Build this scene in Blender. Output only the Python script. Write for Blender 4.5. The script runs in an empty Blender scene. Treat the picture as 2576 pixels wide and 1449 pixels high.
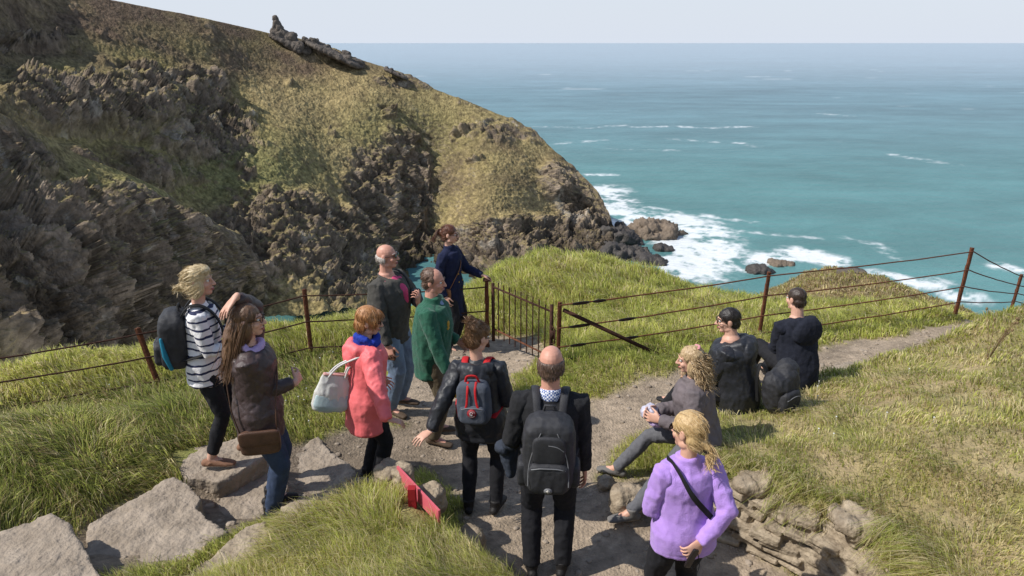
import bpy, bmesh, math, random
import numpy as np
from mathutils import Vector as V, Matrix
random.seed(7); rng=np.random.default_rng(7)
S=bpy.context.scene; COL=S.collection; R=math.radians
# ------------------------------------------------------------------ camera calibration
F=1717.; PT=R(19.8); CP,SP=math.cos(PT),math.sin(PT); CZ=3.62; SEA=-40.
def ray(u,v):
    a=(u-1288.)/F; b=(724.5-v)/F
    return a, CP+SP*b, -SP+CP*b
def at(u,v,y):
    a,dy,dz=ray(u,v); t=y/dy; return V((a*t,y,CZ+dz*t))
def atz(u,v,z):
    a,dy,dz=ray(u,v); t=(z-CZ)/dz; return V((a*t,dy*t,z))
def ATn(u,v,Y):
    a,dy,dz=ray(u,v); t=Y/dy; return np.stack([a*t,Y+0*t,CZ+dz*t],-1)
# ------------------------------------------------------------------ noise
perm=rng.permutation(256); G3=rng.normal(size=(256,3)); G3/=np.linalg.norm(G3,axis=1)[:,None]
def pn(p):
    i=np.floor(p).astype(np.int64); f=p-i; w=f*f*f*(f*(f*6-15)+10); r=0
    for dx in (0,1):
        for dy in (0,1):
            for dz in (0,1):
                h=perm[(perm[(perm[(i[:,0]+dx)&255]+i[:,1]+dy)&255]+i[:,2]+dz)&255]
                g=G3[h]; d=g[:,0]*(f[:,0]-dx)+g[:,1]*(f[:,1]-dy)+g[:,2]*(f[:,2]-dz)
                r=r+d*(w[:,0] if dx else 1-w[:,0])*(w[:,1] if dy else 1-w[:,1])*(w[:,2] if dz else 1-w[:,2])
    return r*1.6
def fbm(p,sc=1.,o=4,ridged=False,gain=.5,off=0.):
    p=np.asarray(p,float)*sc+off; a=1.; s=0; n=0
    for k in range(o):
        v=pn(p)
        if ridged: v=1-2*np.abs(v)
        s=s+v*a; n+=a; a*=gain; p=p*2.03+17.3
    return s/n
def blocks(p,sc,off=0.):
    q=p*sc+off+.45*np.stack([fbm(p,sc*.9,2,off=off+31*k) for k in range(3)],1); i=np.floor(q).astype(np.int64)
    return perm[(perm[(perm[i[:,0]&255]+i[:,1])&255]+i[:,2])&255]/255.-.5
def ss(a,b,x): t=np.clip((x-a)/(b-a),0,1); return t*t*(3-2*t)
# ------------------------------------------------------------------ thin plate spline
class TPS:
    def __init__(s,X,f,lam=0.):
        s.X=np.array(X,float); n=len(X); d2=((s.X[:,None]-s.X[None])**2).sum(-1)
        K=.5*d2*np.log(d2+1e-12)+lam*np.eye(n); Pm=np.c_[np.ones(n),s.X]
        A=np.block([[K,Pm],[Pm.T,np.zeros((3,3))]]); s.c=np.linalg.solve(A,np.r_[np.array(f,float),0,0,0])
    def __call__(s,x,y):
        x=np.asarray(x,float).ravel(); y=np.asarray(y,float).ravel(); r=s.c[-3]+s.c[-2]*x+s.c[-1]*y
        for k in range(len(s.X)):
            d2=(x-s.X[k,0])**2+(y-s.X[k,1])**2
            r=r+s.c[k]*.5*d2*np.log(d2+1e-12)
        return r
def segd(x,y,pl):
    d=np.full(len(x),1e9)
    for (ax,ay),(bx,by) in zip(pl[:-1],pl[1:]):
        vx,vy=bx-ax,by-ay; t=np.clip(((x-ax)*vx+(y-ay)*vy)/(vx*vx+vy*vy+1e-9),0,1)
        d=np.minimum(d,np.hypot(x-ax-t*vx,y-ay-t*vy))
    return d
def polysd(x,y,poly):
    d=segd(x,y,list(poly)+[poly[0]]); ins=np.zeros(len(x),bool); n=len(poly)
    for i in range(n):
        (ax,ay),(bx,by)=poly[i],poly[(i+1)%n]
        c=((ay>y)!=(by>y))&(x<(bx-ax)*(y-ay)/((by-ay) if by!=ay else 1e-9)+ax); ins^=c
    return np.where(ins,d,-d)
# ------------------------------------------------------------------ materials
def mat(name,c,c2=None,sc=8,rough=.85,bump=.25,bsc=90,spec=.25,stretch=(1,1,1),metal=0.,attr=None,trans=0.,avar=.0,bdist=.01,sheen=0.):
    m=bpy.data.materials.new(name); m.use_nodes=True; nt=m.node_tree; N=nt.nodes; L=nt.links; b=N['Principled BSDF']
    b.inputs['Roughness'].default_value=rough; b.inputs['Specular IOR Level'].default_value=spec; b.inputs['Metallic'].default_value=metal
    if sheen: b.inputs['Sheen Weight'].default_value=sheen
    tc=N.new('ShaderNodeTexCoord'); mp=N.new('ShaderNodeMapping'); mp.inputs['Scale'].default_value=stretch
    L.new(tc.outputs['Object'],mp.inputs['Vector'])
    n1=N.new('ShaderNodeTexNoise'); n1.inputs['Scale'].default_value=sc; n1.inputs['Detail'].default_value=6; n1.inputs['Roughness'].default_value=.65
    L.new(mp.outputs[0],n1.inputs['Vector'])
    cr=N.new('ShaderNodeMapRange'); cr.inputs[1].default_value=.3; cr.inputs[2].default_value=.7
    L.new(n1.outputs[0],cr.inputs[0])
    mx=N.new('ShaderNodeMix'); mx.data_type='RGBA'; L.new(cr.outputs[0],mx.inputs[0])
    if attr:
        at_=N.new('ShaderNodeAttribute'); at_.attribute_name=attr
        h1=N.new('ShaderNodeMix'); h1.data_type='RGBA'; h1.blend_type='MULTIPLY'; h1.inputs[0].default_value=1
        mx.inputs[6].default_value=(1-avar,1-avar,1-avar,1); mx.inputs[7].default_value=(1+avar,1+avar,1+avar,1)
        L.new(at_.outputs['Color'],h1.inputs[6]); L.new(mx.outputs[2],h1.inputs[7]); out=h1.outputs[2]
    else:
        c2=c2 or tuple(k*.7 for k in c)
        mx.inputs[6].default_value=(*c2,1); mx.inputs[7].default_value=(*c,1); out=mx.outputs[2]
    L.new(out,b.inputs['Base Color'])
    if bump:
        n2=N.new('ShaderNodeTexNoise'); n2.inputs['Scale'].default_value=bsc; n2.inputs['Detail'].default_value=5
        L.new(mp.outputs[0],n2.inputs['Vector']); bp=N.new('ShaderNodeBump'); bp.inputs['Strength'].default_value=bump; bp.inputs['Distance'].default_value=bdist
        L.new(n2.outputs[0],bp.inputs['Height']); L.new(bp.outputs[0],b.inputs['Normal'])
    if trans:
        tr=N.new('ShaderNodeBsdfTranslucent'); L.new(out,tr.inputs['Color']); ms=N.new('ShaderNodeMixShader'); ms.inputs[0].default_value=trans
        L.new(b.outputs[0],ms.inputs[1]); L.new(tr.outputs[0],ms.inputs[2]); L.new(ms.outputs[0],N['Material Output'].inputs['Surface'])
    return m
MT={}
def cm(name,*a,**k):
    MT[name]=mat(name,*a,**k); return MT[name]
# ------------------------------------------------------------------ mesh helpers
def crom(pts,k=6,closed=False):
    pts=[V(p) for p in pts]; n=len(pts); out=[]
    rngi=range(n) if closed else range(n-1)
    for i in rngi:
        p0=pts[(i-1)%n] if closed or i>0 else pts[0]; p1=pts[i]; p2=pts[(i+1)%n]; p3=pts[(i+2)%n] if closed or i+2<n else pts[-1]
        for j in range(k):
            t=j/k; out.append(.5*((2*p1)+(p2-p0)*t+(2*p0-5*p1+4*p2-p3)*t*t+(3*p1-p0-3*p2+p3)*t**3))
    if not closed: out.append(pts[-1])
    return out
class MB:
    def __init__(s): s.v=[]; s.f=[]
    def add(s,vs,fs):
        o=len(s.v); s.v+=[tuple(p) for p in vs]; s.f+=[tuple(i+o for i in f) for f in fs]
    def tube(s,pts,rad,lat=None,n=12,cap=1.,closed=False):
        pts=[V(p) for p in pts]; m=len(pts)
        if not isinstance(rad,(list,)): rad=[rad]*m
        rad=[(r,r) if not isinstance(r,(tuple,list)) else r for r in rad]
        rings=[]; prev=None
        for i in range(m):
            if closed: T=(pts[(i+1)%m]-pts[i-1])
            else: T=(pts[min(i+1,m-1)]-pts[max(i-1,0)])
            T=T.normalized() if T.length>1e-9 else V((0,0,1))
            a=V(lat) if lat is not None else (prev if prev is not None else (V((1,0,0)) if abs(T.x)<.9 else V((0,1,0))))
            a=a-T*a.dot(T)
            if a.length<1e-5: a=V((0,1,0))-T*T.y
            a.normalize(); prev=a; b=T.cross(a)
            rings.append((pts[i],T,a,b,rad[i]))
        R2=[]
        if not closed and cap:
            p,T,a,b,(w,d)=rings[0]; q=min(w,d)*cap
            for g in (78,50,24): R2.append((p-T*q*math.sin(R(g)),a,b,w*math.cos(R(g)),d*math.cos(R(g))))
        for p,T,a,b,(w,d) in rings: R2.append((p,a,b,w,d))
        if not closed and cap:
            p,T,a,b,(w,d)=rings[-1]; q=min(w,d)*cap
            for g in (24,50,78): R2.append((p+T*q*math.sin(R(g)),a,b,w*math.cos(R(g)),d*math.cos(R(g))))
        vs=[]; fs=[]
        for p,a,b,w,d in R2:
            for k in range(n):
                an=2*math.pi*k/n; vs.append(p+a*(w*math.cos(an))+b*(d*math.sin(an)))
        M=len(R2)
        for i in range(M if closed else M-1):
            j=(i+1)%M
            for k in range(n): fs.append((i*n+k,i*n+(k+1)%n,j*n+(k+1)%n,j*n+k))
        if not closed: fs.append(tuple(range(n))[::-1]); fs.append(tuple((M-1)*n+k for k in range(n)))
        s.add(vs,fs); return s
    def ell(s,c,r,M=None,e=1.,nu=16,nv=10):
        c=V(c); r=(r,r,r) if not isinstance(r,(tuple,list)) else r; vs=[]; fs=[]
        sp=lambda x: math.copysign(abs(x)**e,x)
        for i in range(nv+1):
            th=-math.pi/2+math.pi*i/nv; th=max(-1.5,min(1.5,th))
            for k in range(nu):
                ph=2*math.pi*(k+.5)/nu; p=V((r[0]*sp(math.cos(th))*sp(math.cos(ph)),r[1]*sp(math.cos(th))*sp(math.sin(ph)),r[2]*sp(math.sin(th))))
                vs.append(c+(M@p if M else p))
        for i in range(nv):
            for k in range(nu): fs.append((i*nu+k,i*nu+(k+1)%nu,(i+1)*nu+(k+1)%nu,(i+1)*nu+k))
        fs.append(tuple(range(nu))[::-1]); fs.append(tuple(nv*nu+k for k in range(nu))); s.add(vs,fs); return s
    def box(s,c,h,M=None):
        c=V(c); vs=[]
        for x in (-1,1):
            for y in (-1,1):
                for z in (-1,1):
                    p=V((x*h[0],y*h[1],z*h[2])); vs.append(c+(M@p if M else p))
        s.add(vs,[(0,1,3,2),(4,6,7,5),(0,4,5,1),(2,3,7,6),(0,2,6,4),(1,5,7,3)]); return s
    def prism(s,poly,zt,zb):
        n=len(poly); s.add([(x,y,zt) for x,y in poly]+[(x,y,zb) for x,y in poly],[tuple(range(n)),tuple(range(2*n-1,n-1,-1))]+[(i,(i+1)%n,n+(i+1)%n,n+i) for i in range(n)]); return s
    def mesh(s,smooth=True):
        me=bpy.data.meshes.new('mesh'); me.from_pydata(s.v,[],s.f); me.update()
        if smooth: me.polygons.foreach_set('use_smooth',np.ones(len(me.polygons),bool))
        return me
def getco(me):
    a=np.empty(len(me.vertices)*3); me.vertices.foreach_get('co',a); return a.reshape(-1,3)
def getno(me):
    a=np.empty(len(me.vertices)*3); me.vertices.foreach_get('normal',a); return a.reshape(-1,3)
def solid(mb,vox,sm=3,disp=None):
    me=bpy.data.meshes.new('t'); me.from_pydata(mb.v,[],mb.f); o=bpy.data.objects.new('temporary',me); COL.objects.link(o)
    r=o.modifiers.new('r','REMESH'); r.mode='VOXEL'; r.voxel_size=vox
    if sm: q=o.modifiers.new('s','SMOOTH'); q.iterations=sm; q.factor=.5
    dg=bpy.context.evaluated_depsgraph_get(); res=bpy.data.meshes.new_from_object(o.evaluated_get(dg))
    bpy.data.objects.remove(o); bpy.data.meshes.remove(me); res.materials.clear()
    if disp is not None:
        co=getco(res); no=getno(res); co=co+no*disp(co)[:,None]; res.vertices.foreach_set('co',co.ravel()); res.update()
    res.polygons.foreach_set('use_smooth',np.ones(len(res.polygons),bool)); return res
def obj(name,me,m,parent=None):
    if isinstance(me,MB): me=me.mesh()
    me.name=name; o=bpy.data.objects.new(name,me); COL.objects.link(o)
    for k in (m if isinstance(m,(list,tuple)) else [m]): me.materials.append(MT[k] if isinstance(k,str) else k)
    if parent: o.parent=parent
    return o
def tag(o,label=None,cat=None,group=None,kind=None):
    if label: o['label']=label
    if cat: o['category']=cat
    if group: o['group']=group
    if kind: o['kind']=kind
    return o
def empty(name,loc,rz,label,cat,group=None):
    o=bpy.data.objects.new(name,None); COL.objects.link(o); o.location=loc; o.rotation_euler=(0,0,rz); o.empty_display_size=.1
    return tag(o,label,cat,group)
def npmesh(name,verts,faces,col=None,smooth=True):
    me=bpy.data.meshes.new(name); nv=len(verts); nf=len(faces); k=faces.shape[1]
    me.vertices.add(nv); me.vertices.foreach_set('co',verts.astype(np.float32).ravel())
    me.loops.add(nf*k); me.loops.foreach_set('vertex_index',faces.astype(np.int32).ravel())
    me.polygons.add(nf); me.polygons.foreach_set('loop_start',np.arange(0,nf*k,k,dtype=np.int32))
    me.update(calc_edges=True); me.validate()
    if smooth: me.polygons.foreach_set('use_smooth',np.ones(len(me.polygons),bool))
    if col is not None:
        a=me.color_attributes.new('col','FLOAT_COLOR','POINT'); c=np.ones((nv,4),np.float32); c[:,:3]=col; a.data.foreach_set('color',c.ravel())
    return me
def gridfaces(r,c):
    i=np.arange(r*c).reshape(r,c); return np.stack([i[:-1,:-1].ravel(),i[:-1,1:].ravel(),i[1:,1:].ravel(),i[1:,:-1].ravel()],1)
# ------------------------------------------------------------------ near terrain height
PTH1=[(.9,2.4),(.8,3.4),(.5,4.2),(.1,5.0),(-.3,5.7),(-.75,6.5),(-.55,7.5),(-.15,8.2)]
PTH2=[(.1,5.0),(.8,5.9),(1.6,6.5),(2.6,7.0),(3.6,7.4),(4.6,7.85),(5.6,8.35),(6.9,9.1),(8.2,10.2)]
PTH3=[(-.5,5.7),(-1.3,5.4),(-1.9,4.9),(-2.2,4.3),(-2.5,3.8),(-2.9,3.2),(-3.4,2.4)]
PTH4=[(1.0,4.4),(1.25,3.6),(1.5,2.8)]
base_pts=[(.9,2.4,.03),(.5,4.2,0),(.1,5,0),(-.3,5.7,0),(-.75,6.5,-.04),(-.55,7.5,-.18),(-.2,8.3,-.27),(.8,5.9,0),(1.6,6.5,0),(2.6,7,-.03),(3.6,7.4,-.06),(4.6,7.85,-.1),(5.6,8.35,-.16),(6.9,9.1,-.3),(8.2,10.2,-.8),(1.2,4.2,0),
 (-1.3,5.4,.05),(-1.75,5.15,.08),(-2.09,4.4,.21),(-2.43,3.9,.42),(-2.78,3.25,.66),(-3.3,2.4,1.0),(-2.35,4.75,.35),(-1.75,4.0,.38),(-2.85,3.85,.44),(-3.15,3.3,.68),
 (-3,5.2,.46),(-3.7,4.6,.66),(-3.8,3.8,.84),(-4.2,5.3,.4),(-5,4.5,.6),(-2.6,5.8,.25),(-3,6.4,.08),(-4,6.9,-.08),(-2.57,7.8,-.12),(-1.5,7.6,-.1),(-1.7,6.6,.02),(-5.1,6.2,-.02),(-6,5.5,.15),(-6.5,3,1.2),
 (-5.6,6.9,.14),(-4.1,7.7,.1),(-3.2,8.3,.06),(-1.8,8.8,-.02),(-4.6,8.7,-.9),(-3.4,9.4,-.9),(-6.4,7.8,-.9),(-4.8,10.5,-4.2),(-6.8,9.2,-4.2),(-3,11.5,-3.4),(-1.4,10.6,-.7),(-1.6,12,-2.4),(-9,7,-4),
 (0,9,-.27),(1,8,-.05),(1.2,7.3,.05),(2.6,8.3,-.08),(1.5,9.7,-.2),(2,11.2,-.32),(1.6,13.5,-.78),(-.6,11.8,-.6),(3.,12,-.62),(4,11.4,-.72),(5,10.2,-.5),(6.7,9.9,-.4),(6.5,11.5,-.95),(1.6,15.5,-2.6),(-.4,14,-2.6),(4.2,14,-2.6),(8,11.5,-1.3),(7,13.5,-2.4),
 (5.5,17.5,-3.6),(7.4,18.3,-3.2),(9.7,20,-3.05),(11.4,18,-3.0),(10,15.5,-2.7),(13,16,-3.4),(5,21,-7),(10,24,-7),(15,20,-6),(1.5,18,-6),(1,24,-12),(-3,16,-9),(-8,13,-10),(11,12,-2.),(14,13,-3),
 (0,1,1.4),(0,-1.5,2.1),(-3,0,2),(3,0,1.8),(4,2,1.3),(7,0,2),(9,4,1.1),(10,7.5,.2),(12,9.5,-.5),(4,5,.1),(3,4,.1),(5,6,.1),(7,7,.1),(-6,0,2.2)]
TB=TPS([(a,b) for a,b,c in base_pts],[c for a,b,c in base_pts],.02)
MOUND=[(-1.86,3.44),(-1.57,3.98),(-1.28,4.27),(-.97,4.3),(-.68,4.12),(-.4,3.82),(.08,3.4),(.35,2.8),(.45,1.2),(-2.4,1.2),(-2.15,3.0)]
BANK=[(2.46,2.6),(2.42,3.4),(2.31,3.86),(1.95,4.2),(1.58,4.6),(1.33,4.95),(1.5,5.6),(2.05,6.15),(2.85,6.65),(4.1,7.05),(5.3,7.5),(6.6,8.1),(8.6,9.2),(12.5,8.5),(13,0),(2.5,0)]
bk=[(1.6,4.7,.5),(2.2,4.0,.56),(2.45,3.4,.58),(1.9,5.6,.32),(2.3,6.0,.28),(2.9,6.35,.24),(4.2,6.7,.32),(5.2,7.0,.5),(6.2,7.6,.6),(3,5,.62),(3.5,4,.8),(4.5,5.5,.74),(5,4,1.05),(7,6,.95),(9,8.6,.4),(12,8,.3),(6,2,1.5),(3,2,1.1),(10,4,1.2)]
TK=TPS([(a,b) for a,b,c in bk],[c for a,b,c in bk],.01)
def pathmask(x,y):
    p=np.stack([x,y,0*x],1); n=fbm(p,1.6,3)*.3+fbm(p,7,2)*.08
    d=np.minimum(np.minimum(segd(x,y,PTH1)-.64,segd(x,y,PTH2)-.42),np.minimum(segd(x,y,PTH3)-.46,segd(x,y,PTH4)-.75))
    a=1-ss(-.1,.12,d+n)
    return a*(1-ss(-.05,.04,polysd(x,y,MOUND)))*(1-ss(-.05,.06,polysd(x,y,BANK)))
def Zt(x,y,full=False):
    x=np.atleast_1d(np.asarray(x,float)); y=np.atleast_1d(np.asarray(y,float)); z=TB(x,y)
    pm=pathmask(x,y); p=np.stack([x,y,0*x],1)
    m=ss(-.1,.14,polysd(x,y,MOUND)); zm=.6+np.clip(3.7-y,0,3)*.24-np.clip(x+.6,0,1)*.26+np.clip(-.9-x,0,2)*-.08
    z=z*(1-m)+np.maximum(z,zm)*m
    k=ss(-.08,.12,polysd(x,y,BANK)); z=z*(1-k)+np.maximum(z,TK(x,y))*k
    far=np.clip((np.hypot(x,y)-10)/8,0,1); st=ss(.9,.5,segd(x,y,PTH3[2:]))
    z=z+(1-pm)*(1-.8*st)*(fbm(p,1.3,3)*.09+fbm(p,4.5,2)*.03)*(1+far*1.5)+pm*fbm(p,6,3)*.02
    return (z,pm) if full else z
def z1(x,y): return float(Zt(x,y)[0])
# ------------------------------------------------------------------ shared materials
cm('skin',(.62,.37,.275),(.52,.275,.19),sc=14,rough=.5,bump=.05,bsc=200,spec=.35)
cm('skin_red',(.60,.32,.235),(.50,.235,.165),sc=14,rough=.5,bump=.05,bsc=200,spec=.35)
cm('eye_white',(.75,.73,.7),rough=.2,bump=0); cm('iris',(.05,.04,.03),rough=.15,bump=0)
cm('lip',(.36,.11,.10),rough=.45,bump=0); cm('teeth',(.75,.7,.62),rough=.3,bump=0)
cm('lens',(.01,.01,.012),rough=.08,bump=0,spec=.6); cm('frame_dark',(.02,.016,.014),rough=.3,bump=0)
cm('black_cloth',(.018,.018,.022),(.011,.011,.013),sc=20,rough=.85,bump=.3,bsc=160)
cm('black_shell',(.024,.025,.031),(.014,.015,.019),sc=10,rough=.5,bump=.25,bsc=35,spec=.4)
cm('black_nylon',(.034,.034,.039),(.019,.019,.022),sc=25,rough=.6,bump=.35,bsc=300,spec=.35)
cm('strap_black',(.013,.013,.014),rough=.7); cm('zip_grey',(.18,.18,.19),rough=.4,bump=0)
cm('sole_dark',(.03,.025,.02),rough=.8); cm('sole_white',(.55,.52,.48),rough=.7)
cm('jeans',(.21,.28,.38),(.13,.17,.25),sc=9,rough=.9,bump=.3,bsc=200); cm('jeans_dark',(.045,.065,.12),(.025,.038,.07),sc=9,rough=.9,bump=.3,bsc=200)
cm('stone',(.39,.32,.25),(.2,.16,.12),sc=5,rough=.95,bump=.9,bsc=28,bdist=.025)
cm('stone_pale',(.44,.36,.26),(.17,.13,.09),sc=9,rough=.95,bump=1.,bsc=34,bdist=.02)
cm('rust',(.19,.07,.035),(.065,.03,.02),sc=18,rough=.9,bump=.6,bsc=90,spec=.15)
cm('rust_dark',(.08,.036,.024),(.03,.017,.014),sc=18,rough=.9,bump=.6,bsc=90,spec=.15)
cm('steel_dark',(.03,.03,.033),rough=.5,metal=.4)
# ------------------------------------------------------------------ people
def ik(S0,T,l1,l2,pole):
    d=T-S0; L=d.length; Lm=(l1+l2)*.998
    if L>Lm: T=S0+d*(Lm/L); d=T-S0; L=Lm
    u=d.normalized(); a=(l1*l1-l2*l2+L*L)/(2*L); h=math.sqrt(max(l1*l1-a*a,0)); p=V(pole); p=p-u*p.dot(u)
    if p.length<1e-4: p=V((0,1,0))
    return S0+u*a+p.normalized()*h,T
class Pn: pass
def hand(mb,w,d,nrm,side,curl,s,curlT=.5):
    y=d.normalized(); z=nrm-y*nrm.dot(y); z=z.normalized() if z.length>1e-4 else V((0,0,1)); x=y.cross(z)*( -1 if side>0 else 1)
    q=lambda a,b,c: w+(x*a+y*b+z*c)*s
    mb.tube([q(0,-.02,0),q(0,.02,0),q(.002,.055,0),q(.002,.09,0)],[(.027*s,.019*s),(.034*s,.017*s),(.042*s,.015*s),(.042*s,.012*s)],lat=x,n=12)
    for off,L,fan in ((.033,.070,.16),(.011,.08,.05),(-.012,.075,-.06),(-.034,.058,-.18)):
        p=q(off,.088,0); a=curl*.5; pts=[p]; seg=L*s/3
        for k in range(3):
            dirv=(y*math.cos(a)-z*math.sin(a)+x*fan).normalized(); p=p+dirv*seg*1.12; pts.append(p); a+=curl
        mb.tube(pts,[.0088*s,.0085*s,.008*s,.0068*s],n=8)
    p=q(.03,.025,-.004); d1=(x*.75+y*.7-z*.25).normalized(); d2=(x*.35+y*.9-z*.35*curlT*2).normalized()
    mb.tube([p,p+d1*.034*s,p+d1*.034*s+d2*.03*s,p+d1*.034*s+d2*.055*s],[.0125*s,.0115*s,.0098*s,.008*s],n=8)
def person(label,x,y,f,z=None,H=1.68,fem=True,bulk=1.,pel=None,lean=(0,0),tw=0,head=(0,0,0),hL=None,hR=None,pL=(-.3,-1,0),pR=(.3,-1,0),
           fL=None,fR=None,kL=(-.15,1,0),kR=(.15,1,0),toe=(-12,12),skin='skin',curl=(.45,.45),dL=None,dR=None,nL=None,nR=None):
    P=Pn(); s=P.s=H/1.75; P.fem=fem; P.bulk=bulk
    if z is None: z=z1(x,y)+.005
    P.root=empty('person',(x,y,z),R(-f),label,'person'); P.M=Matrix.Translation((x,y,z))@Matrix.Rotation(R(-f),4,'Z'); P.Mi=P.M.inverted()
    P.rz=R(-f)
    loc=lambda p: P.Mi@V(p[1:]) if p[0]=='w' else V(p)
    P.pel=pl=V(pel) if pel else V((0,0,.945*s))
    P.Rt=Rt=Matrix.Rotation(R(lean[1]),3,'Y')@Matrix.Rotation(R(-lean[0]),3,'X'); P.Rw=Rw=Rt@Matrix.Rotation(R(-tw),3,'Z')
    P.T=T=lambda a,b,c: pl+(Rw@V((a,b,c)))*s
    P.lat=Rw@V((1,0,0))
    shw=.155 if fem else .18
    P.sh=[T(-shw,-.005,.42),T(shw,-.005,.42)]
    P.nb=T(0,-.01,.475)
    hc=P.nb+(Matrix.Rotation(R(-lean[0]*.6),3,'X')@V((0,.03,.2)))*s
    Rh=Matrix.Rotation(R(-head[0]),3,'Z')@Matrix.Rotation(R(-head[1]),3,'X')@Matrix.Rotation(R(head[2]),3,'Y')
    P.Rh=Rh; P.hc=hc; P.hs=hs=.99*s**.5
    P.h=lambda p: hc+Rh@(V(p)*hs)
    l1,l2=.29*s,.255*s
    hL=loc(hL) if hL else V((-.25*s,.05,.83*s)); hR=loc(hR) if hR else V((.25*s,.05,.83*s))
    P.el=[None,None]; P.wr=[None,None]
    P.el[0],P.wr[0]=ik(P.sh[0],hL,l1,l2,pL); P.el[1],P.wr[1]=ik(P.sh[1],hR,l1,l2,pR)
    P.hip=[pl+V((-.088*s,0,-.04*s)),pl+V((.088*s,0,-.04*s))]
    fL=loc(fL) if fL else V((-.11,-.01,.085*s)); fR=loc(fR) if fR else V((.11,.01,.085*s))
    P.kn=[None,None]; P.an=[None,None]
    P.kn[0],P.an[0]=ik(P.hip[0],fL,.43*s,.425*s,kL); P.kn[1],P.an[1]=ik(P.hip[1],fR,.43*s,.425*s,kR)
    P.toe=[V((math.sin(R(t)),math.cos(R(t)),0)) for t in toe]
    P.rings=[(-.1,0),(0,0),(.12,0),(.25,.01),(.36,.01),(.43,0),(.475,-.005)]
    b=bulk
    P.rad=[(.165,.11),(.167,.118),(.128,.098),(.142,.108),(.155,.112),(.138,.088),(.062,.056)] if fem else [(.155,.108),(.16,.118),(.148,.11),(.162,.12),(.178,.122),(.16,.1),(.072,.066)]
    P.rad=[(a*s*b,c*s*(b**1.4)) for a,c in P.rad]
    mb=MB()
    mb.tube([T(0,o,t) for t,o in P.rings],P.rad,lat=P.lat,n=20)
    mb.tube([T(0,-.01,.42),P.nb,P.h((0,-.02,-.06)),P.h((0,-.015,0))],[(.075*s,.06*s),((.052 if fem else .06)*s,)*2,((.05 if fem else .058)*s,)*2,.05*s],n=14)
    for i in (0,1):
        sd=-1 if i==0 else 1
        mb.tube([T(sd*.08,-.005,.42),P.sh[i],P.sh[i].lerp(P.el[i],.5),P.el[i],P.el[i].lerp(P.wr[i],.35),P.wr[i]],[.05*s,.052*s*b,.044*s*b,.036*s,.036*s,(.026*s,.022*s)],n=12)
        dv=(dL,dR)[i]; dv=V(dv) if dv else (P.wr[i]-P.el[i]); nv=(nL,nR)[i]; nv=V(nv) if nv else V((sd,0,.15))
        if dv.length<1e-6: dv=V((0,0,-1))
        hand(mb,P.wr[i],dv,nv,sd,curl[i],s*1.02)
        mb.tube([P.hip[i],P.hip[i].lerp(P.kn[i],.5),P.kn[i],P.kn[i].lerp(P.an[i],.35),P.an[i]],[.085*s*b,.072*s*b,.054*s,.053*s,.036*s],n=12)
        mb.tube([P.an[i],P.an[i]+P.toe[i]*.05+V((0,0,-.035)),P.an[i]+P.toe[i]*.14+V((0,0,-.055))],[.036*s,.035*s,(.036*s,.02*s)],n=10)
    E=lambda c,r,e=1.: mb.ell(P.h(c),tuple(k*hs for k in r),M=Rh,e=e)
    E((0,-.012,.03),(.074,.092,.085)); E((0,.022,-.028),(.06,.063,.084)); E((0,.05,-.088),(.034 if fem else .04,.03,.025)); E((0,.072,.026),(.048,.02,.011))
    for q in (-1,1):
        E((q*.036,.056,-.026),(.024,.025,.024)); E((q*.077,-.012,-.002),(.010,.022,.033)); E((q*.045,.0,-.075),(.018,.035,.025))
    mb.tube([P.h((0,.084,.02)),P.h((0,.098,-.005)),P.h((0,.108,-.026))],[.008*hs,.010*hs,.0135*hs],n=8)
    E((-.012,.094,-.028),(.009,.011,.008)); E((.012,.094,-.028),(.009,.011,.008)); E((0,.08,-.062),(.022,.012,.010))
    P.body=obj('body',solid(mb,.006,2),skin,P.root)
    return P
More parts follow.
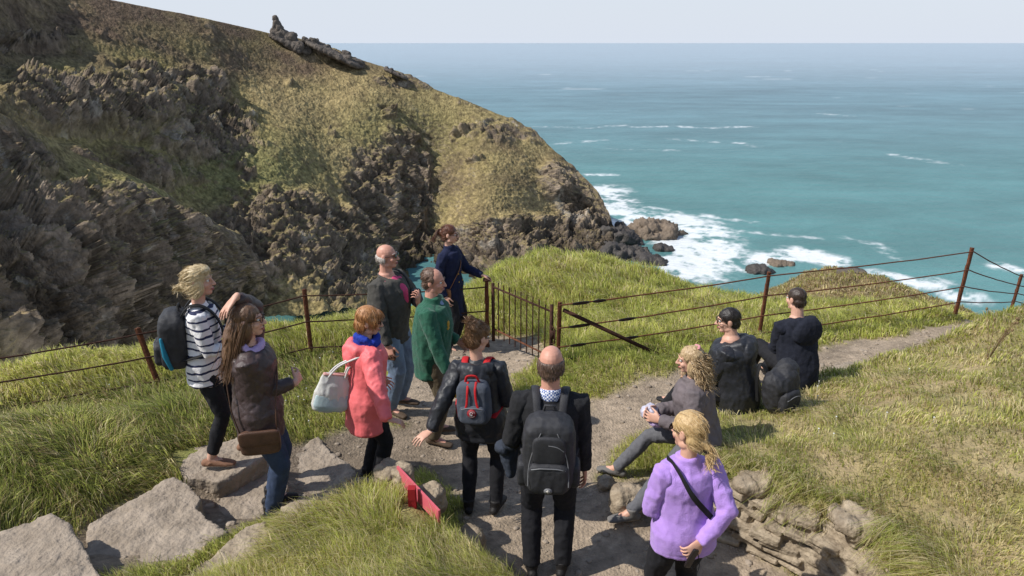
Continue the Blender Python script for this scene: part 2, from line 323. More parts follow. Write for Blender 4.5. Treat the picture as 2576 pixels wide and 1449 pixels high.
def face(P,glasses=None,smile=False):
    hs=P.hs
    for q in (-1,1):
        if glasses!='sun':
            e=MB(); e.ell((0,0,0),.0125*hs,nu=12,nv=8); me=e.mesh(); co=getco(me); me.transform(Matrix.Translation(P.h((q*.031,.074,.01)))@P.Rh.to_4x4())
            o=obj('eye',me,['eye_white','iris'],P.root); mi=np.array([1 if sum(co[k][1] for k in p.vertices)/len(p.vertices)>.009*hs else 0 for p in me.polygons],np.int32); me.polygons.foreach_set('material_index',mi)
        b=MB().tube([P.h((q*.012,.091,.032)),P.h((q*.032,.088,.038)),P.h((q*.052,.072,.032))],[(.004,.003)]*3,n=6); obj('eyebrow',b,P.hairmat,P.root)
    l=MB(); l.tube([P.h((-.024,.083,-.058+(.006 if smile else 0))),P.h((-.01,.0925,-.0605)),P.h((.01,.0925,-.0605)),P.h((.024,.083,-.058+(.006 if smile else 0)))],[.002,.0045,.0045,.002],n=8)
    l.tube([P.h((-.02,.084,-.066)),P.h((0,.0925,-.0705)),P.h((.02,.084,-.066))],[.002,.005,.002],n=8)
    obj('lips',l,'lip',P.root)
    if smile: obj('teeth',MB().tube([P.h((-.018,.087,-.063)),P.h((0,.0935,-.0655)),P.h((.018,.087,-.063))],[(.003,.0035)]*3,n=6),'teeth',P.root)
    if glasses:
        g=empty_part(P.root,'sunglasses' if glasses=='sun' else 'eyeglasses')
        fr=MB()
        for q in (-1,1):
            ring=[P.h((q*.033+.026*math.cos(a),.097,.01+.019*math.sin(a))) for a in [2*math.pi*k/14 for k in range(14)]]
            fr.tube(ring,.0024,n=5,closed=True)
            fr.tube([P.h((q*.058,.094,.014)),P.h((q*.077,.04,.014)),P.h((q*.081,-.02,.008))],.0024,n=5)
            if glasses=='sun': obj('lens',MB().ell(P.h((q*.033,.096,.009)),(.0265*hs,.0045*hs,.0205*hs),M=P.Rh,e=.8),'lens',g)
        fr.tube([P.h((-.008,.097,.016)),P.h((.008,.097,.016))],.0024,n=5)
        obj('frame',fr,'frame_dark',g)
def empty_part(parent,name):
    e=bpy.data.objects.new(name,None); COL.objects.link(e); e.parent=parent; e.empty_display_size=.05; return e
def wrink(a1=.012,s1=8,a2=.005,s2=24,off=None):
    off=off if off is not None else random.uniform(0,90)
    st=np.array([1,1,.6])
    return lambda co: a1*fbm(co*st,s1,2,True,off=off)-a1*.3+a2*fbm(co,s2,3,off=off+9)
def jacket(P,name,m,th=.026,hem=-.12,flare=1.06,ath=.018,sl=1.,collar=.0,hood=False,disp=None,belly=0.,vox=.009,cw=1.25,hoodr=1.,off=None):
    s=P.s; mb=MB(); T=P.T; pts=[];rd=[]; disp=disp or wrink(off=off)
    if hem<-.1:
        n=3
        for k in range(n,0,-1):
            pts.append(T(0,0,-.1)+V((0,0,(hem+.1)*k/n*s))); w,d=P.rad[0]; q=1+(flare-1)*k/n; rd.append(((w+th)*q,(d+th)*q))
    for (t,o),(w,d) in zip(P.rings[:-1],P.rad[:-1]):
        pts.append(T(0,o,t)); rd.append((w+th*(1.3 if t<.2 else 1),d+th*(1.35 if t<.2 else 1)+(belly if .0<t<.3 else 0)))
    mb.tube(pts,rd,lat=P.lat,n=24,cap=.25)
    mb.tube([T(-.13,-.005,.405),T(0,-.008,.45),T(.13,-.005,.405)],[(.055*s+th*.6,.05*s+th*.6),(.06*s+th*.5,.055*s+th*.5),(.055*s+th*.6,.05*s+th*.6)],n=14)
    if P.fem: mb.ell(T(-.06,.085,.29),(.06*s,.05*s,.055*s)); mb.ell(T(.06,.085,.29),(.06*s,.05*s,.055*s))
    if collar: mb.tube([T(0,-.01,.43),T(0,.0,.475),P.nb+P.Rw@V((0,.012,collar))],[.075*s+th*.5,(.06*cw*s,.06*cw*s),(.058*cw*s,.06*cw*s)],n=16,cap=.15)
    if hood:
        q=hoodr
        mb.tube([T(-.12,.02,.45),T(-.1,-.1,.45),T(0,-.15,.44),T(.1,-.1,.45),T(.12,.02,.45)],[.03*q,.045*q,.055*q,.045*q,.03*q],n=12)
        mb.ell(T(0,-.15,.37),(.11*s*q,.05*s*q,.10*s*q)); 
    o=obj(name,solid(mb,vox,3,disp),m,P.root)
    b=P.bulk; adisp=wrink(.012,11,.004,30)
    for i in (0,1):   # each sleeve its own cloth, set into the armhole
        w=P.el[i].lerp(P.wr[i],sl); am=MB()
        am.tube([P.sh[i].lerp(T(0,0,.40),.4),P.sh[i],P.sh[i].lerp(P.el[i],.5),P.el[i],P.el[i].lerp(P.wr[i],.4*sl),w],[.055*s+ath,.055*s*b+ath,.047*s*b+ath,.041*s+ath*1.1,.038*s+ath,.029*s+ath*.85],n=14,cap=.4)
        obj('sleeve',solid(am,vox,2,disp if name=='quilted_jacket' else adisp),m,o)
    return o
def trousers(P,m,th=.012,name='trousers',end=1.,leg=1.,disp=None):
    s=P.s; mb=MB(); b=P.bulk
    mb.tube([P.pel+V((0,0,-.09*s)),P.pel,P.T(0,0,.09)],[(P.rad[0][0]*.95+th,P.rad[0][1]*.9+th),(P.rad[1][0]+th,P.rad[1][1]+th),(P.rad[2][0]*1.08+th,P.rad[2][1]+th)],lat=(1,0,0),n=20,cap=.4)
    for i in (0,1):
        w=P.kn[i].lerp(P.an[i],end)
        mb.tube([P.hip[i]+V((0,0,.02)),P.hip[i].lerp(P.kn[i],.5),P.kn[i],P.kn[i].lerp(P.an[i],.4*end),w],[(.09*s*b+th),(.075*s*b+th)*leg,(.056*s+th*1.2)*leg,(.054*s+th*1.2)*leg,(.038*s+th*1.5)*leg],n=14,cap=.3)
    return obj(name,solid(mb,.009,3,disp or wrink(.008,11,.003,28)),m,P.root)
def shoes(P,m,sole='sole_dark',high=.05,ln=1.):
    for i in (0,1):
        mb=MB(); a=P.an[i]; t=P.toe[i]; lt=V((t.y,-t.x,0)); s=P.s; g=-.085*s
        q=lambda f,h: a+t*f*s*ln+V((0,0,g+h))
        mb.tube([q(-.055,.035),q(0,.042),q(.07,.036),q(.13,.028),q(.175,.022)],[(.034,.033),(.037,.042),(.043,.034),(.046,.027),(.036,.02)],lat=lt,n=14)
        mb.tube([q(-.015,.05),q(-.01,.06+high)],[.043,.046],n=12,cap=.2)
        me=solid(mb,.006,2); co=getco(me)
        o=obj('shoe',me,[m,sole],P.root); zt=float((a.z+g)+.018)
        idx=np.empty(len(me.loops),np.int32); me.loops.foreach_get('vertex_index',idx); zz=co[idx.reshape(-1,4),2].mean(1); me.polygons.foreach_set('material_index',(zz<zt).astype(np.int32))
def ribbons(strs,w):
    vs=[];fs=[];o=0
    for p in strs:
        k=len(p); d=p[-1]-p[0]; sd=np.cross(d,rng.normal(size=3)); sd/= (np.linalg.norm(sd)+1e-9)
        ww=np.linspace(1,.45,k)[:,None]*w; vs.append(p-sd*ww); vs.append(p+sd*ww)
        for j in range(k-1): fs.append((o+j,o+j+1,o+k+j+1,o+k+j))
        o+=2*k
    return np.concatenate(vs),fs
def hair(P,prims,m,n=700,L=.06,flow=(0,-.5,-1),amp=.004,guides=(),gn=0,gw=.0022,gj=.016,wave=0.,lift=.008,name='hair',turns=4,vox=.006,jit=.16):
    P.hairmat=m; mb=MB(); hs=P.hs
    for p in prims:
        if p[0]=='e': mb.ell(P.h(p[1]),tuple(k*hs for k in p[2]),M=P.Rh)
        else: mb.tube([P.h(q) for q in crom(p[1],4)],[float(np.interp(k,np.linspace(0,1,len(p[2])),p[2]))*hs for k in np.linspace(0,1,4*(len(p[1])-1)+1)],n=10)
    off=random.uniform(0,80)
    me=solid(mb,vox,2,lambda co: amp*fbm(co*np.array([1,1,.4]),55,3,off=off)+amp*.8*fbm(co,18,2,off=off))
    co=getco(me); no=getno(me); strs=[]; fl=np.array((P.Rh@V(flow)))
    for i in rng.integers(0,len(co),n):
        nn=no[i]; t=fl+rng.normal(size=3)*jit; t=t-nn*t.dot(nn); t/=np.linalg.norm(t)+1e-9; ll=L*rng.uniform(.5,1.2); lf=lift*rng.uniform(.1,1.)
        k=np.linspace(0,1,5)[:,None]; strs.append(co[i]-nn*.002+t*ll*k+nn*(lf*k*(1.1-k*.6)-ll*ll*4.5*k*k)+fl*.012*k*k)
    if guides:
        gs=[np.array([P.h(q) for q in crom(g,5)]) for g in guides]
        for i in range(gn):
            g=gs[rng.integers(len(gs))]; k=np.linspace(0,1,len(g))[:,None]; o1=rng.normal(size=3)*gj; o2=rng.normal(size=3)*gj*.8
            p=g+o1*(.35+.65*k)+o2*k*k
            if wave:
                ph=rng.uniform(0,6.28); kk=np.linspace(0,1,len(g)*3); p=np.stack([np.interp(kk,k[:,0],p[:,c]) for c in range(3)],1); a=ph+kk*6.28*turns*rng.uniform(.7,1.3); p=p+wave*np.stack([np.cos(a),np.sin(a),.4*np.sin(a*1.3)],1)*np.minimum(1,kk*4)[:,None]
            strs.append(p)
    if strs:
        rv,rf=ribbons(strs,gw); nv=len(co); fl_=[tuple(p.vertices) for p in me.polygons]+[tuple(i+nv for i in f) for f in rf]
        me2=bpy.data.meshes.new('h'); me2.from_pydata(np.concatenate([co,rv]).tolist(),[],fl_); me2.polygons.foreach_set('use_smooth',np.ones(len(me2.polygons),bool)); me=me2
    return obj(name,me,m,P.root)
CAP=[('e',(0,-.02,.042),(.084,.099,.086)),('e',(0,-.052,-.02),(.074,.06,.07))]
def part(P,name,mb,m,vox=None,sm=2,disp=None): return obj(name,solid(mb,vox,sm,disp) if vox else mb,m,P.root)
def carried(P,name,c,label,cat):
    w=P.M@V(c); e=empty(name,w,P.rz,label,cat); e2=V(c); return e,(lambda p: V(p)-e2)
def scarf(P,m,r=.075,h=.0,t=.03,name='scarf'):
    mb=MB(); c=P.nb+V((0,.012,h))
    for k in range(3):
        mb.tube([c+V((math.cos(a)*(r+.012*math.sin(3*a+k)),math.sin(a)*(r+.008),.02*k-.02+.012*math.sin(2*a+k*2)+(.012 if math.sin(a)<0 else -.012))) for a in [6.283*j/18 for j in range(18)]],t*.8,n=10,closed=True)
    return obj(name,solid(mb,.007,2,wrink(.006,22,.003,50)),m,P.root)
HS=dict(sc=90,rough=.42,bump=.4,bsc=200,stretch=(1,1,.25),spec=.5)
cm('hair_blond',(.66,.53,.32),(.40,.29,.14),**HS); cm('hair_curl',(.55,.41,.23),(.31,.2,.105),**HS); cm('hair_honey',(.60,.43,.21),(.37,.23,.1),**HS)
cm('hair_brown',(.18,.098,.05),(.085,.042,.023),**HS); cm('hair_ginger',(.50,.25,.095),(.3,.125,.045),**HS); cm('hair_auburn',(.17,.06,.027),(.075,.028,.015),**HS)
cm('hair_bun',(.24,.135,.068),(.11,.058,.029),**HS); cm('hair_dark',(.024,.018,.015),(.012,.009,.008),**HS); cm('hair_darkbrown',(.055,.034,.023),(.025,.016,.012),**HS)
cm('hair_greybrown',(.19,.115,.075),(.09,.052,.036),**HS); cm('hair_white',(.5,.45,.4),(.35,.3,.26),**HS); cm('hair_fringe',(.13,.077,.053),(.065,.039,.028),**HS)

# === 1 striped woman
def stripes(name,c1,c2,freq,duty):
    m=mat(name,c1,c1,bump=.3,bsc=120); nt=m.node_tree; N=nt.nodes; L=nt.links; b=N['Principled BSDF']
    tc=N['Texture Coordinate']; sx=N.new('ShaderNodeSeparateXYZ'); L.new(tc.outputs['Object'],sx.inputs[0])
    ns=N.new('ShaderNodeTexNoise'); ns.inputs['Scale'].default_value=7; L.new(tc.outputs['Object'],ns.inputs['Vector'])
    ad=N.new('ShaderNodeMath'); ad.operation='MULTIPLY_ADD'; L.new(ns.outputs[0],ad.inputs[0]); ad.inputs[1].default_value=.045; L.new(sx.outputs[2],ad.inputs[2])
    ml=N.new('ShaderNodeMath'); ml.operation='MULTIPLY'; L.new(ad.outputs[0],ml.inputs[0]); ml.inputs[1].default_value=freq
    fr=N.new('ShaderNodeMath'); fr.operation='FRACT'; L.new(ml.outputs[0],fr.inputs[0]); gt=N.new('ShaderNodeMath'); gt.operation='GREATER_THAN'; L.new(fr.outputs[0],gt.inputs[0]); gt.inputs[1].default_value=duty
    mx=N.new('ShaderNodeMix'); mx.data_type='RGBA'; L.new(gt.outputs[0],mx.inputs[0]); mx.inputs[6].default_value=(*c1,1); mx.inputs[7].default_value=(*c2,1); L.new(mx.outputs[2],b.inputs['Base Color']); MT[name]=m
stripes('striped_knit',(.78,.76,.76),(.03,.035,.08),17,.74)
P=person('blonde woman in a white and navy striped top and black leggings',-2.36,4.74,74,z=.445,H=1.64,lean=(4,0),head=(12,-2,0),hR=(.1,.3,1.05),hL=(-.1,.3,1.1),fL=(-.08,.2,.08),fR=(.1,-.05,.08))
trousers(P,'black_cloth',.006,name='leggings',end=.86)
jacket(P,'striped_top','striped_knit',th=.022,hem=-.16,ath=.016,sl=.95)
cm('plimsoll',(.25,.13,.08),rough=.8); shoes(P,'plimsoll','sole_white',-.02)
hair(P,CAP+[('e',(-.055,-.01,-.03),(.036,.065,.075)),('e',(.055,-.01,-.03),(.036,.06,.075)),('e',(0,-.12,-.035),(.035,.05,.035)),('e',(0,.02,.085),(.07,.075,.04))],'hair_blond',n=1200,L=.08,flow=(0,-1,-.5),lift=.014)
face(P)
def backpack(P,label,mainm,strapm,size=(.15,.1,.23),t=.2,back=.2,pocket=True,strm=None):
    c=P.T(0,-back,t); e,q=carried(P,'backpack',c,label,'backpack'); T=P.T
    mb=MB(); w,d,h=size; Rw=P.Rw
    O=lambda a,b,cc: (Rw@V((a,b,cc)))
    mb.ell(O(0,0,0),(w,d,h),M=Rw,e=.45); mb.ell(O(0,.01,h*.35),(w*.9,d*.85,h*.72),M=Rw,e=.6)
    obj('bag_body',solid(mb,.008,3,wrink(.006,10,.002,30)),mainm,e)
    if pocket:
        mb=MB(); mb.ell(O(0,-d*.95,-h*.42),(w*.78,d*.45,h*.42),M=Rw,e=.45); obj('front_pocket',solid(mb,.007,3,wrink(.004,14,.002,30)),mainm,e)
        z=MB(); z.tube([O(-w*.62,-d*1.3,-h*.12),O(-w*.3,-d*1.38,-h*.06),O(w*.3,-d*1.38,-h*.06),O(w*.62,-d*1.3,-h*.12)],.004,n=6); obj('zip',z,'zip_grey',e)
    for sd in (-1,1):
        st=MB()
        pts=[T(sd*.075,-.14,.40),T(sd*.088,-.075,.492),T(sd*.098,.02,.505),T(sd*.105,.11,.44),T(sd*.11,.165,.32),T(sd*.125,.16,.2),T(sd*.18,.02,.12),T(sd*.13,-.15,.06)]
        st.tube([q(p) for p in crom(pts,5)],(.026,.007),lat=P.lat,n=8)
        obj('shoulder_strap',st,strm or strapm,e)
    hl=MB(); hl.tube([O(-.04,d*.5,h*.98),O(-.03,d*.4,h*1.2),O(.03,d*.4,h*1.2),O(.04,d*.5,h*.98)],.009,n=8); obj('grab_handle',hl,strm or strapm,e)
    return e,q,O
cm('blue_trim',(.02,.22,.34),rough=.6)
e,q,O=backpack(P,'black backpack with a blue side panel on the back of the woman in stripes','black_nylon','strap_black',(.15,.10,.22),.2,.2)
t=MB(); t.tube([O(.13,-.02,-.19),O(.15,-.05,-.08),O(.14,-.07,.05)],[.016,.02,.012],n=8); obj('trim_panel',t,'blue_trim',e)

# === 2 brown quilted woman
def quilt(co):
    a=co[:,2]*62; th=np.arctan2(co[:,0],co[:,1]); b=th*9
    return .0055*np.minimum(np.abs(np.sin((a+b)*.5)),np.abs(np.sin((a-b)*.5)))**.5+.007*fbm(co,9,2,True)-.004
cm('brown_quilt',(.072,.047,.045),(.04,.027,.027),sc=14,rough=.5,bump=.3,bsc=60,spec=.4)
cm('lilac',(.5,.38,.62),(.38,.28,.5),sc=20,rough=.9); cm('leather_brown',(.11,.056,.036),(.06,.033,.022),sc=12,rough=.5,bump=.3)
cm('boot_black',(.02,.018,.018),rough=.6)
P=person('long haired woman in a dark brown quilted jacket, one hand on her head',-1.8,4.27,78,z=.285,H=1.69,bulk=1.1,head=(8,-2,0),hR=(-.02,.27,1.06),pR=(.4,-1,-.2),dR=(-1,.25,.1),nR=(.2,1,.3),
   hL=(.0,-.045,1.735),pL=(-1,.5,.2),dL=(.5,-.6,-.62),nL=(.3,-.5,.8),curl=(.2,.5))
trousers(P,'jeans_dark',.012); jacket(P,'quilted_jacket','brown_quilt',th=.03,hem=-.22,ath=.02,sl=.86,disp=quilt,vox=.008)
shoes(P,'boot_black','sole_dark',.09); scarf(P,'lilac',.07,.0,.03)
hair(P,CAP+[('e',(-.055,-.01,-.04),(.035,.06,.08)),('e',(.06,-.02,-.05),(.035,.055,.09)),('t',[(0,-.07,0),(.02,-.11,-.12),(.05,-.15,-.25),(.07,-.17,-.36)],[.075,.085,.06,.02])],'hair_brown',n=1100,L=.1,flow=(0,-.5,-1),lift=.008,
   guides=[[(.03,-.05,.06),(.07,-.09,-.05),(.08,-.13,-.2),(.1,-.19,-.38)],[(0,-.1,.03),(.02,-.14,-.1),(.04,-.18,-.25),(.05,-.22,-.38)],[(.06,.02,.05),(.09,-.03,-.07),(.1,-.08,-.22),(.12,-.12,-.38)]],gn=420,gj=.02)
face(P,'clear')
e,q=carried(P,'crossbody_bag',P.T(.2,.02,-.16),'brown leather shoulder bag hanging at the hip of the woman in the quilted jacket','bag')
b=MB().ell((0,0,-.02),(.04,.135,.095),e=.35); obj('bag_body',solid(b,.007,2),'leather_brown',e)
b=MB().ell((.03,0,.02),(.016,.137,.058),e=.35); obj('flap',solid(b,.006,2),'leather_brown',e)
b=MB().tube([q(p) for p in crom([P.T(.2,-.11,-.1),P.T(.17,-.15,.1),P.T(.02,-.165,.36),P.T(-.1,-.05,.495),P.T(-.1,.09,.45),P.T(.02,.165,.3),P.T(.17,.15,.08),P.T(.2,.14,-.1)],5)],(.009,.004),n=6); obj('strap',b,'leather_brown',e)

# === 3 grey jacket man
cm('olive_fleece',(.085,.08,.07),(.055,.052,.046),sc=20,rough=.95,bump=.4,bsc=150); cm('pink_shirt',(.58,.07,.18),rough=.8); cm('brown_shoe',(.10,.068,.045),rough=.7)
P=person('bald man in sunglasses with a dark grey jacket over a pink shirt and pale jeans',-1.22,6.3,112,H=1.8,fem=False,bulk=1.14,head=(-14,-3,0),hL=(-.06,.3,1.2),pL=(-1,-.3,-.6),dL=(.3,.2,.8),nL=(0,1,0),hR=(.31,.16,.88),skin='skin_red',curl=(.9,.7))
trousers(P,'jeans',.016,leg=1.15); jacket(P,'shirt','pink_shirt',th=.012,hem=-.1,ath=.005,sl=.8,collar=.03,cw=1.12)
jacket(P,'jacket','olive_fleece',th=.03,hem=-.17,ath=.022,sl=.95,belly=.035)
b=MB().tube([P.T(.0,.16,.0+.14),P.T(0,.2,.25),P.T(0,.187,.36),P.T(0,.13,.43),P.T(0,.08,.47)],[(.02,.02),(.035,.02),(.05,.022),(.055,.025),(.045,.02)],lat=P.lat,n=10); part(P,'shirt_front',b,'pink_shirt',.007)
for sd in (-1,1):
    b=MB().tube([P.T(sd*.035,.19,.2),P.T(sd*.06,.185,.36),P.T(sd*.085,.1,.455),P.T(sd*.075,-.02,.49),P.T(sd*.02,-.075,.5)],[(.02,.012),(.03,.014),(.03,.016),(.024,.014),(.02,.012)],lat=P.lat,n=10); part(P,'collar',b,'olive_fleece',.007)
shoes(P,'brown_shoe','sole_dark',.02,1.1)
fr=[('e',(.079*math.sin(R(a)),-.012-.092*math.cos(R(a)),-.01+.008*math.sin(a)),(.012,.014,.03)) for a in range(-100,101,12)]
hair(P,fr,'hair_white',n=250,L=.012,lift=.001,amp=.001,vox=.005); face(P,'sun')
e,q=carried(P,'wallet',P.wr[1]+V((0,.03,-.09)),'brown wallet in the lowered hand of the man in the grey jacket','wallet'); obj('wallet_body',solid(MB().ell((0,0,0),(.012,.05,.065),e=.3),.005,1),'leather_brown',e)
e,q=carried(P,'camera_bag',P.T(-.02,.2,.27)+V((-.12,.02,0)),'black camera pouch held against the chest of the man in sunglasses','camera bag')
obj('pouch',solid(MB().ell((0,0,0),(.06,.045,.06),e=.4),.006,2),'black_nylon',e)
obj('strap',MB().tube([q(p) for p in crom([P.T(-.14,.17,.28),P.T(-.13,.14,.42),P.T(-.12,.03,.51),P.T(-.09,-.1,.45),P.T(-.12,-.17,.25)],5)],(.018,.004),lat=P.lat,n=8),'strap_black',e)

# === 4 green fleece man
cm('green_fleece',(.025,.115,.068),(.016,.075,.046),sc=22,rough=.95,bump=.5,bsc=140,sheen=.15); cm('khaki',(.14,.11,.07),rough=.9); cm('shirt_blue',(.25,.33,.5),rough=.8); cm('gold',(.5,.3,.04),rough=.6); cm('yellow_card',(.80,.47,.01),rough=.5,bump=.05)
P=person('smiling man in a green fleece with a gold chest emblem',-.74,5.72,96,H=1.74,fem=False,bulk=1.06,lean=(3,0),head=(8,6,6),hR=(.29,.2,.86),pR=(.5,-1,0),hL=(-.2,.2,.95),skin='skin_red',curl=(.7,.6))
trousers(P,'khaki',.014); jacket(P,'fleece','green_fleece',th=.032,hem=-.22,ath=.022,sl=.98,collar=.05,cw=1.35,belly=.02); shoes(P,'brown_shoe')
part(P,'zip_line',MB().tube([P.T(0,.185,-.02),P.T(0,.19,.15),P.T(0,.175,.3),P.T(0,.13,.42)],(.006,.004),n=6),'black_cloth')
part(P,'shirt_front',MB().tube([P.T(0,.11,.42),P.T(0,.075,.475)],[(.03,.02),(.035,.02)],lat=P.lat,n=10),'shirt_blue')
hair(P,[('e',(0,-.035,.04),(.083,.087,.08)),('e',(0,-.055,-.02),(.074,.055,.07)),('e',(.06,-.01,.03),(.026,.035,.04)),('e',(-.06,-.01,.03),(.026,.035,.04))],'hair_greybrown',n=800,L=.04,lift=.01,flow=(0,-.7,-.6)); face(P,None,smile=True)
b=MB(); b.ell(P.T(.085,.165,.31),(.022,.012,.03),e=.7); b.ell(P.T(.085,.165,.27),(.03,.012,.012),e=.5); part(P,'emblem',b,'gold')
e,q=carried(P,'book',P.wr[1]+V((.02,.05,-.13)),'yellow book held low beside the green fleece','book'); obj('cover',MB().box((0,0,0),(.006,.055,.095),Matrix.Rotation(R(-14),3,'X')),'yellow_card',e); obj('pages',MB().box((-.0095,0,0),(.003,.052,.09),Matrix.Rotation(R(-14),3,'X')),'sole_white',e)

# === 5 navy coat woman
cm('navy_wool',(.016,.022,.057),(.01,.013,.036),sc=20,rough=.95,bump=.4,bsc=140); cm('tan_leather',(.28,.12,.05),rough=.6)
GP=at(1224,706,8.4)
P=person('auburn haired woman in a long navy coat with one arm out to the gate post',-.8,8.36,112,z=-.26,H=1.72,bulk=1.04,head=(-12,4,0),hL=('w',GP.x-.06,GP.y+.0,GP.z+.075),pL=(-.4,-.2,-1),dL=(-.75,.6,-.35),nL=(0,0,1),hR=(.27,.05,.85),curl=(.55,.5))
trousers(P,'black_cloth',.006,name='leggings'); jacket(P,'coat','navy_wool',th=.026,hem=-.42,flare=1.12,ath=.018,sl=.97,collar=.05,cw=1.25); shoes(P,'boot_black','sole_dark',.06)
hair(P,CAP+[('e',(0,-.115,.01),(.045,.05,.055)),('e',(0,-.025,.065),(.076,.085,.065))],'hair_auburn',n=700,L=.06,flow=(0,-1,-.2),lift=.01,guides=[[(0,-.1,.02),(0,-.15,.02),(.03,-.19,-.03),(.05,-.22,-.1)],[(0,-.09,.05),(.02,-.14,.05),(.05,-.18,.0)]],gn=120,gj=.012); face(P,'clear')
e,q=carried(P,'crossbody_bag',P.T(.2,.0,-.08),'tan strapped crossbody bag worn over the navy coat','bag'); obj('bag_body',solid(MB().ell((0,0,0),(.035,.1,.08),e=.4),.007,2),'tan_leather',e)
obj('strap',MB().tube([q(p) for p in crom([P.T(.19,-.08,-.03),P.T(.13,-.15,.15),P.T(-.02,-.15,.36),P.T(-.095,-.04,.485),P.T(-.09,.09,.42),P.T(.02,.165,.27),P.T(.15,.12,.08),P.T(.19,.07,-.03)],5)],(.012,.004),n=6),'tan_leather',e)
for k in range(3):
    for sd in (-1,1): part(P,'button',MB().ell(P.T(sd*.05,.155-.006*k,.06+.11*k),(.011,.006,.011),nu=8,nv=6),'gold')

# === 6 coral coat woman
cm('coral_shell',(.86,.19,.20),(.75,.14,.15),sc=7,rough=.55,bump=.25,bsc=30,spec=.35); cm('cobalt',(.02,.05,.38),(.012,.03,.24),sc=30,rough=.85)
P=person('short ginger haired woman in a coral raincoat and blue scarf',-1.19,4.92,66,H=1.62,bulk=1.1,lean=(6,0),head=(16,10,0),hR=('w',-.9,4.45,.80),pR=(.6,-1,.0),hL=(-.2,.15,.88),curl=(.5,.35),dR=(.2,.9,-.3),nR=(0,.2,1))
trousers(P,'black_cloth',.01); jacket(P,'raincoat','coral_shell',th=.036,hem=-.3,flare=1.08,ath=.026,sl=.98,hood=True,disp=wrink(.011,7,.004,20)); shoes(P,'boot_black')
scarf(P,'cobalt',.072,.03,.034)
hair(P,[('e',(0,-.018,.045),(.09,.102,.09)),('e',(0,-.055,-.025),(.082,.066,.072)),('e',(.06,.02,.02),(.03,.05,.05)),('e',(-.06,.02,.02),(.03,.05,.05)),('e',(0,.045,.075),(.06,.05,.035))],'hair_ginger',n=1200,L=.055,flow=(.1,.3,-1),lift=.012); face(P,'sun')
cm('bag_white',(.66,.65,.62),(.56,.55,.53),rough=.5,bump=.1); cm('bag_sky',(.5,.62,.65),rough=.5,bump=.1); cm('bag_pink',(.75,.42,.38),rough=.5,bump=.1)
c=P.Mi@at(838,985,4.78); e,q=carried(P,'handbag',c,'pale blue and white handbag hanging behind the coral raincoat','handbag')
tl=Matrix.Rotation(R(-14),3,'X')
TL=lambda *l: [tl@V(p) for p in l]
obj('bag_body',solid(MB().tube(TL((0,0,-.15),(0,0,-.11),(0,0,.0),(0,0,.15)),[(.05,.14),(.06,.155),(.05,.14),(.018,.1)],lat=(1,0,0),n=20,cap=.4),.008,2,wrink(.012,9,.002,30)),'bag_white',e)
obj('side_panel',solid(MB().tube(TL((.022,.0,-.14),(.026,0,-.105),(.022,0,-.02)),[(.04,.13),(.045,.145),(.032,.135)],lat=(1,0,0),n=20,cap=.4),.008,2),'bag_sky',e)
obj('top_trim',solid(MB().tube(TL((0,-.09,.148),(0,.09,.148)),[(.024,.012)]*2,lat=(1,0,0),n=12),.006,1),'bag_pink',e)
ap=q(P.T(.15,-.03,.44))
for k in (-1,1): obj('handle',MB().tube(crom([tl@V((k*.022,-.06,.13)),(tl@V((k*.02,-.045,.2))).lerp(ap,.25),ap+V((k*.012,0,0)),(tl@V((k*.02,.06,.2))).lerp(ap,.25),tl@V((k*.022,.07,.13))],6),.008,n=8),'bag_white',e)

# === 7 bun girl
cm('red_strap',(.5,.015,.02),rough=.7); cm('grey_canvas',(.085,.095,.12),(.06,.068,.088),sc=25,rough=.85,bump=.4,bsc=250); cm('navy_canvas',(.03,.04,.07),rough=.85)
P=person('woman with a hair bun and black hooded jacket seen from behind',-.24,4.6,8,H=1.63,lean=(4,-3),bulk=1.04,head=(38,12,0),hL=('w',-.68,4.3,.75),pL=(-.5,-1,-.1),dL=(-.6,-.6,-.25),nL=(-.1,-.1,1),hR=(.16,.24,.98),pR=(.35,-1,-.3),curl=(.25,.5))
trousers(P,'black_cloth',.008); jacket(P,'hooded_jacket','black_shell',th=.034,hem=-.16,ath=.024,sl=.92,hood=True,hoodr=1.1); shoes(P,'boot_black')
part(P,'cuff',MB().tube([P.el[0].lerp(P.wr[0],.88),P.el[0].lerp(P.wr[0],1.)],[.037,.034],n=12,cap=.1),'shirt_blue',.006)
hair(P,CAP+[('e',(0,-.075,.115),(.06,.058,.05)),('e',(.02,-.09,.09),(.05,.045,.045)),('e',(.0,-.005,.06),(.087,.1,.074))],'hair_bun',n=1100,L=.06,flow=(0,-.9,.6),lift=.012); face(P,'clear')
e,q,O=backpack(P,'small grey square backpack with red handles and a round badge','grey_canvas','navy_canvas',(.125,.07,.165),.22,.215,True,strm='red_strap')
for sd in (-1,1): obj('handle',MB().tube(crom([O(sd*.03,-.03,.17),O(sd*.028,-.075,.12),O(sd*.035,-.085,.03),O(sd*.05,-.088,-.03)],5),(.009,.003),lat=P.lat,n=8),'red_strap',e)
b=MB().tube(crom([O(-.05,-.02,.165),O(-.03,-.035,.215),O(.03,-.035,.215),O(.05,-.02,.165)],5),(.01,.006),n=8); obj('carry_loop',b,'red_strap',e)
cm('badge_grey',(.5,.5,.5),rough=.6,bump=0); cm('badge_red',(.35,.02,.03),rough=.6,bump=0)
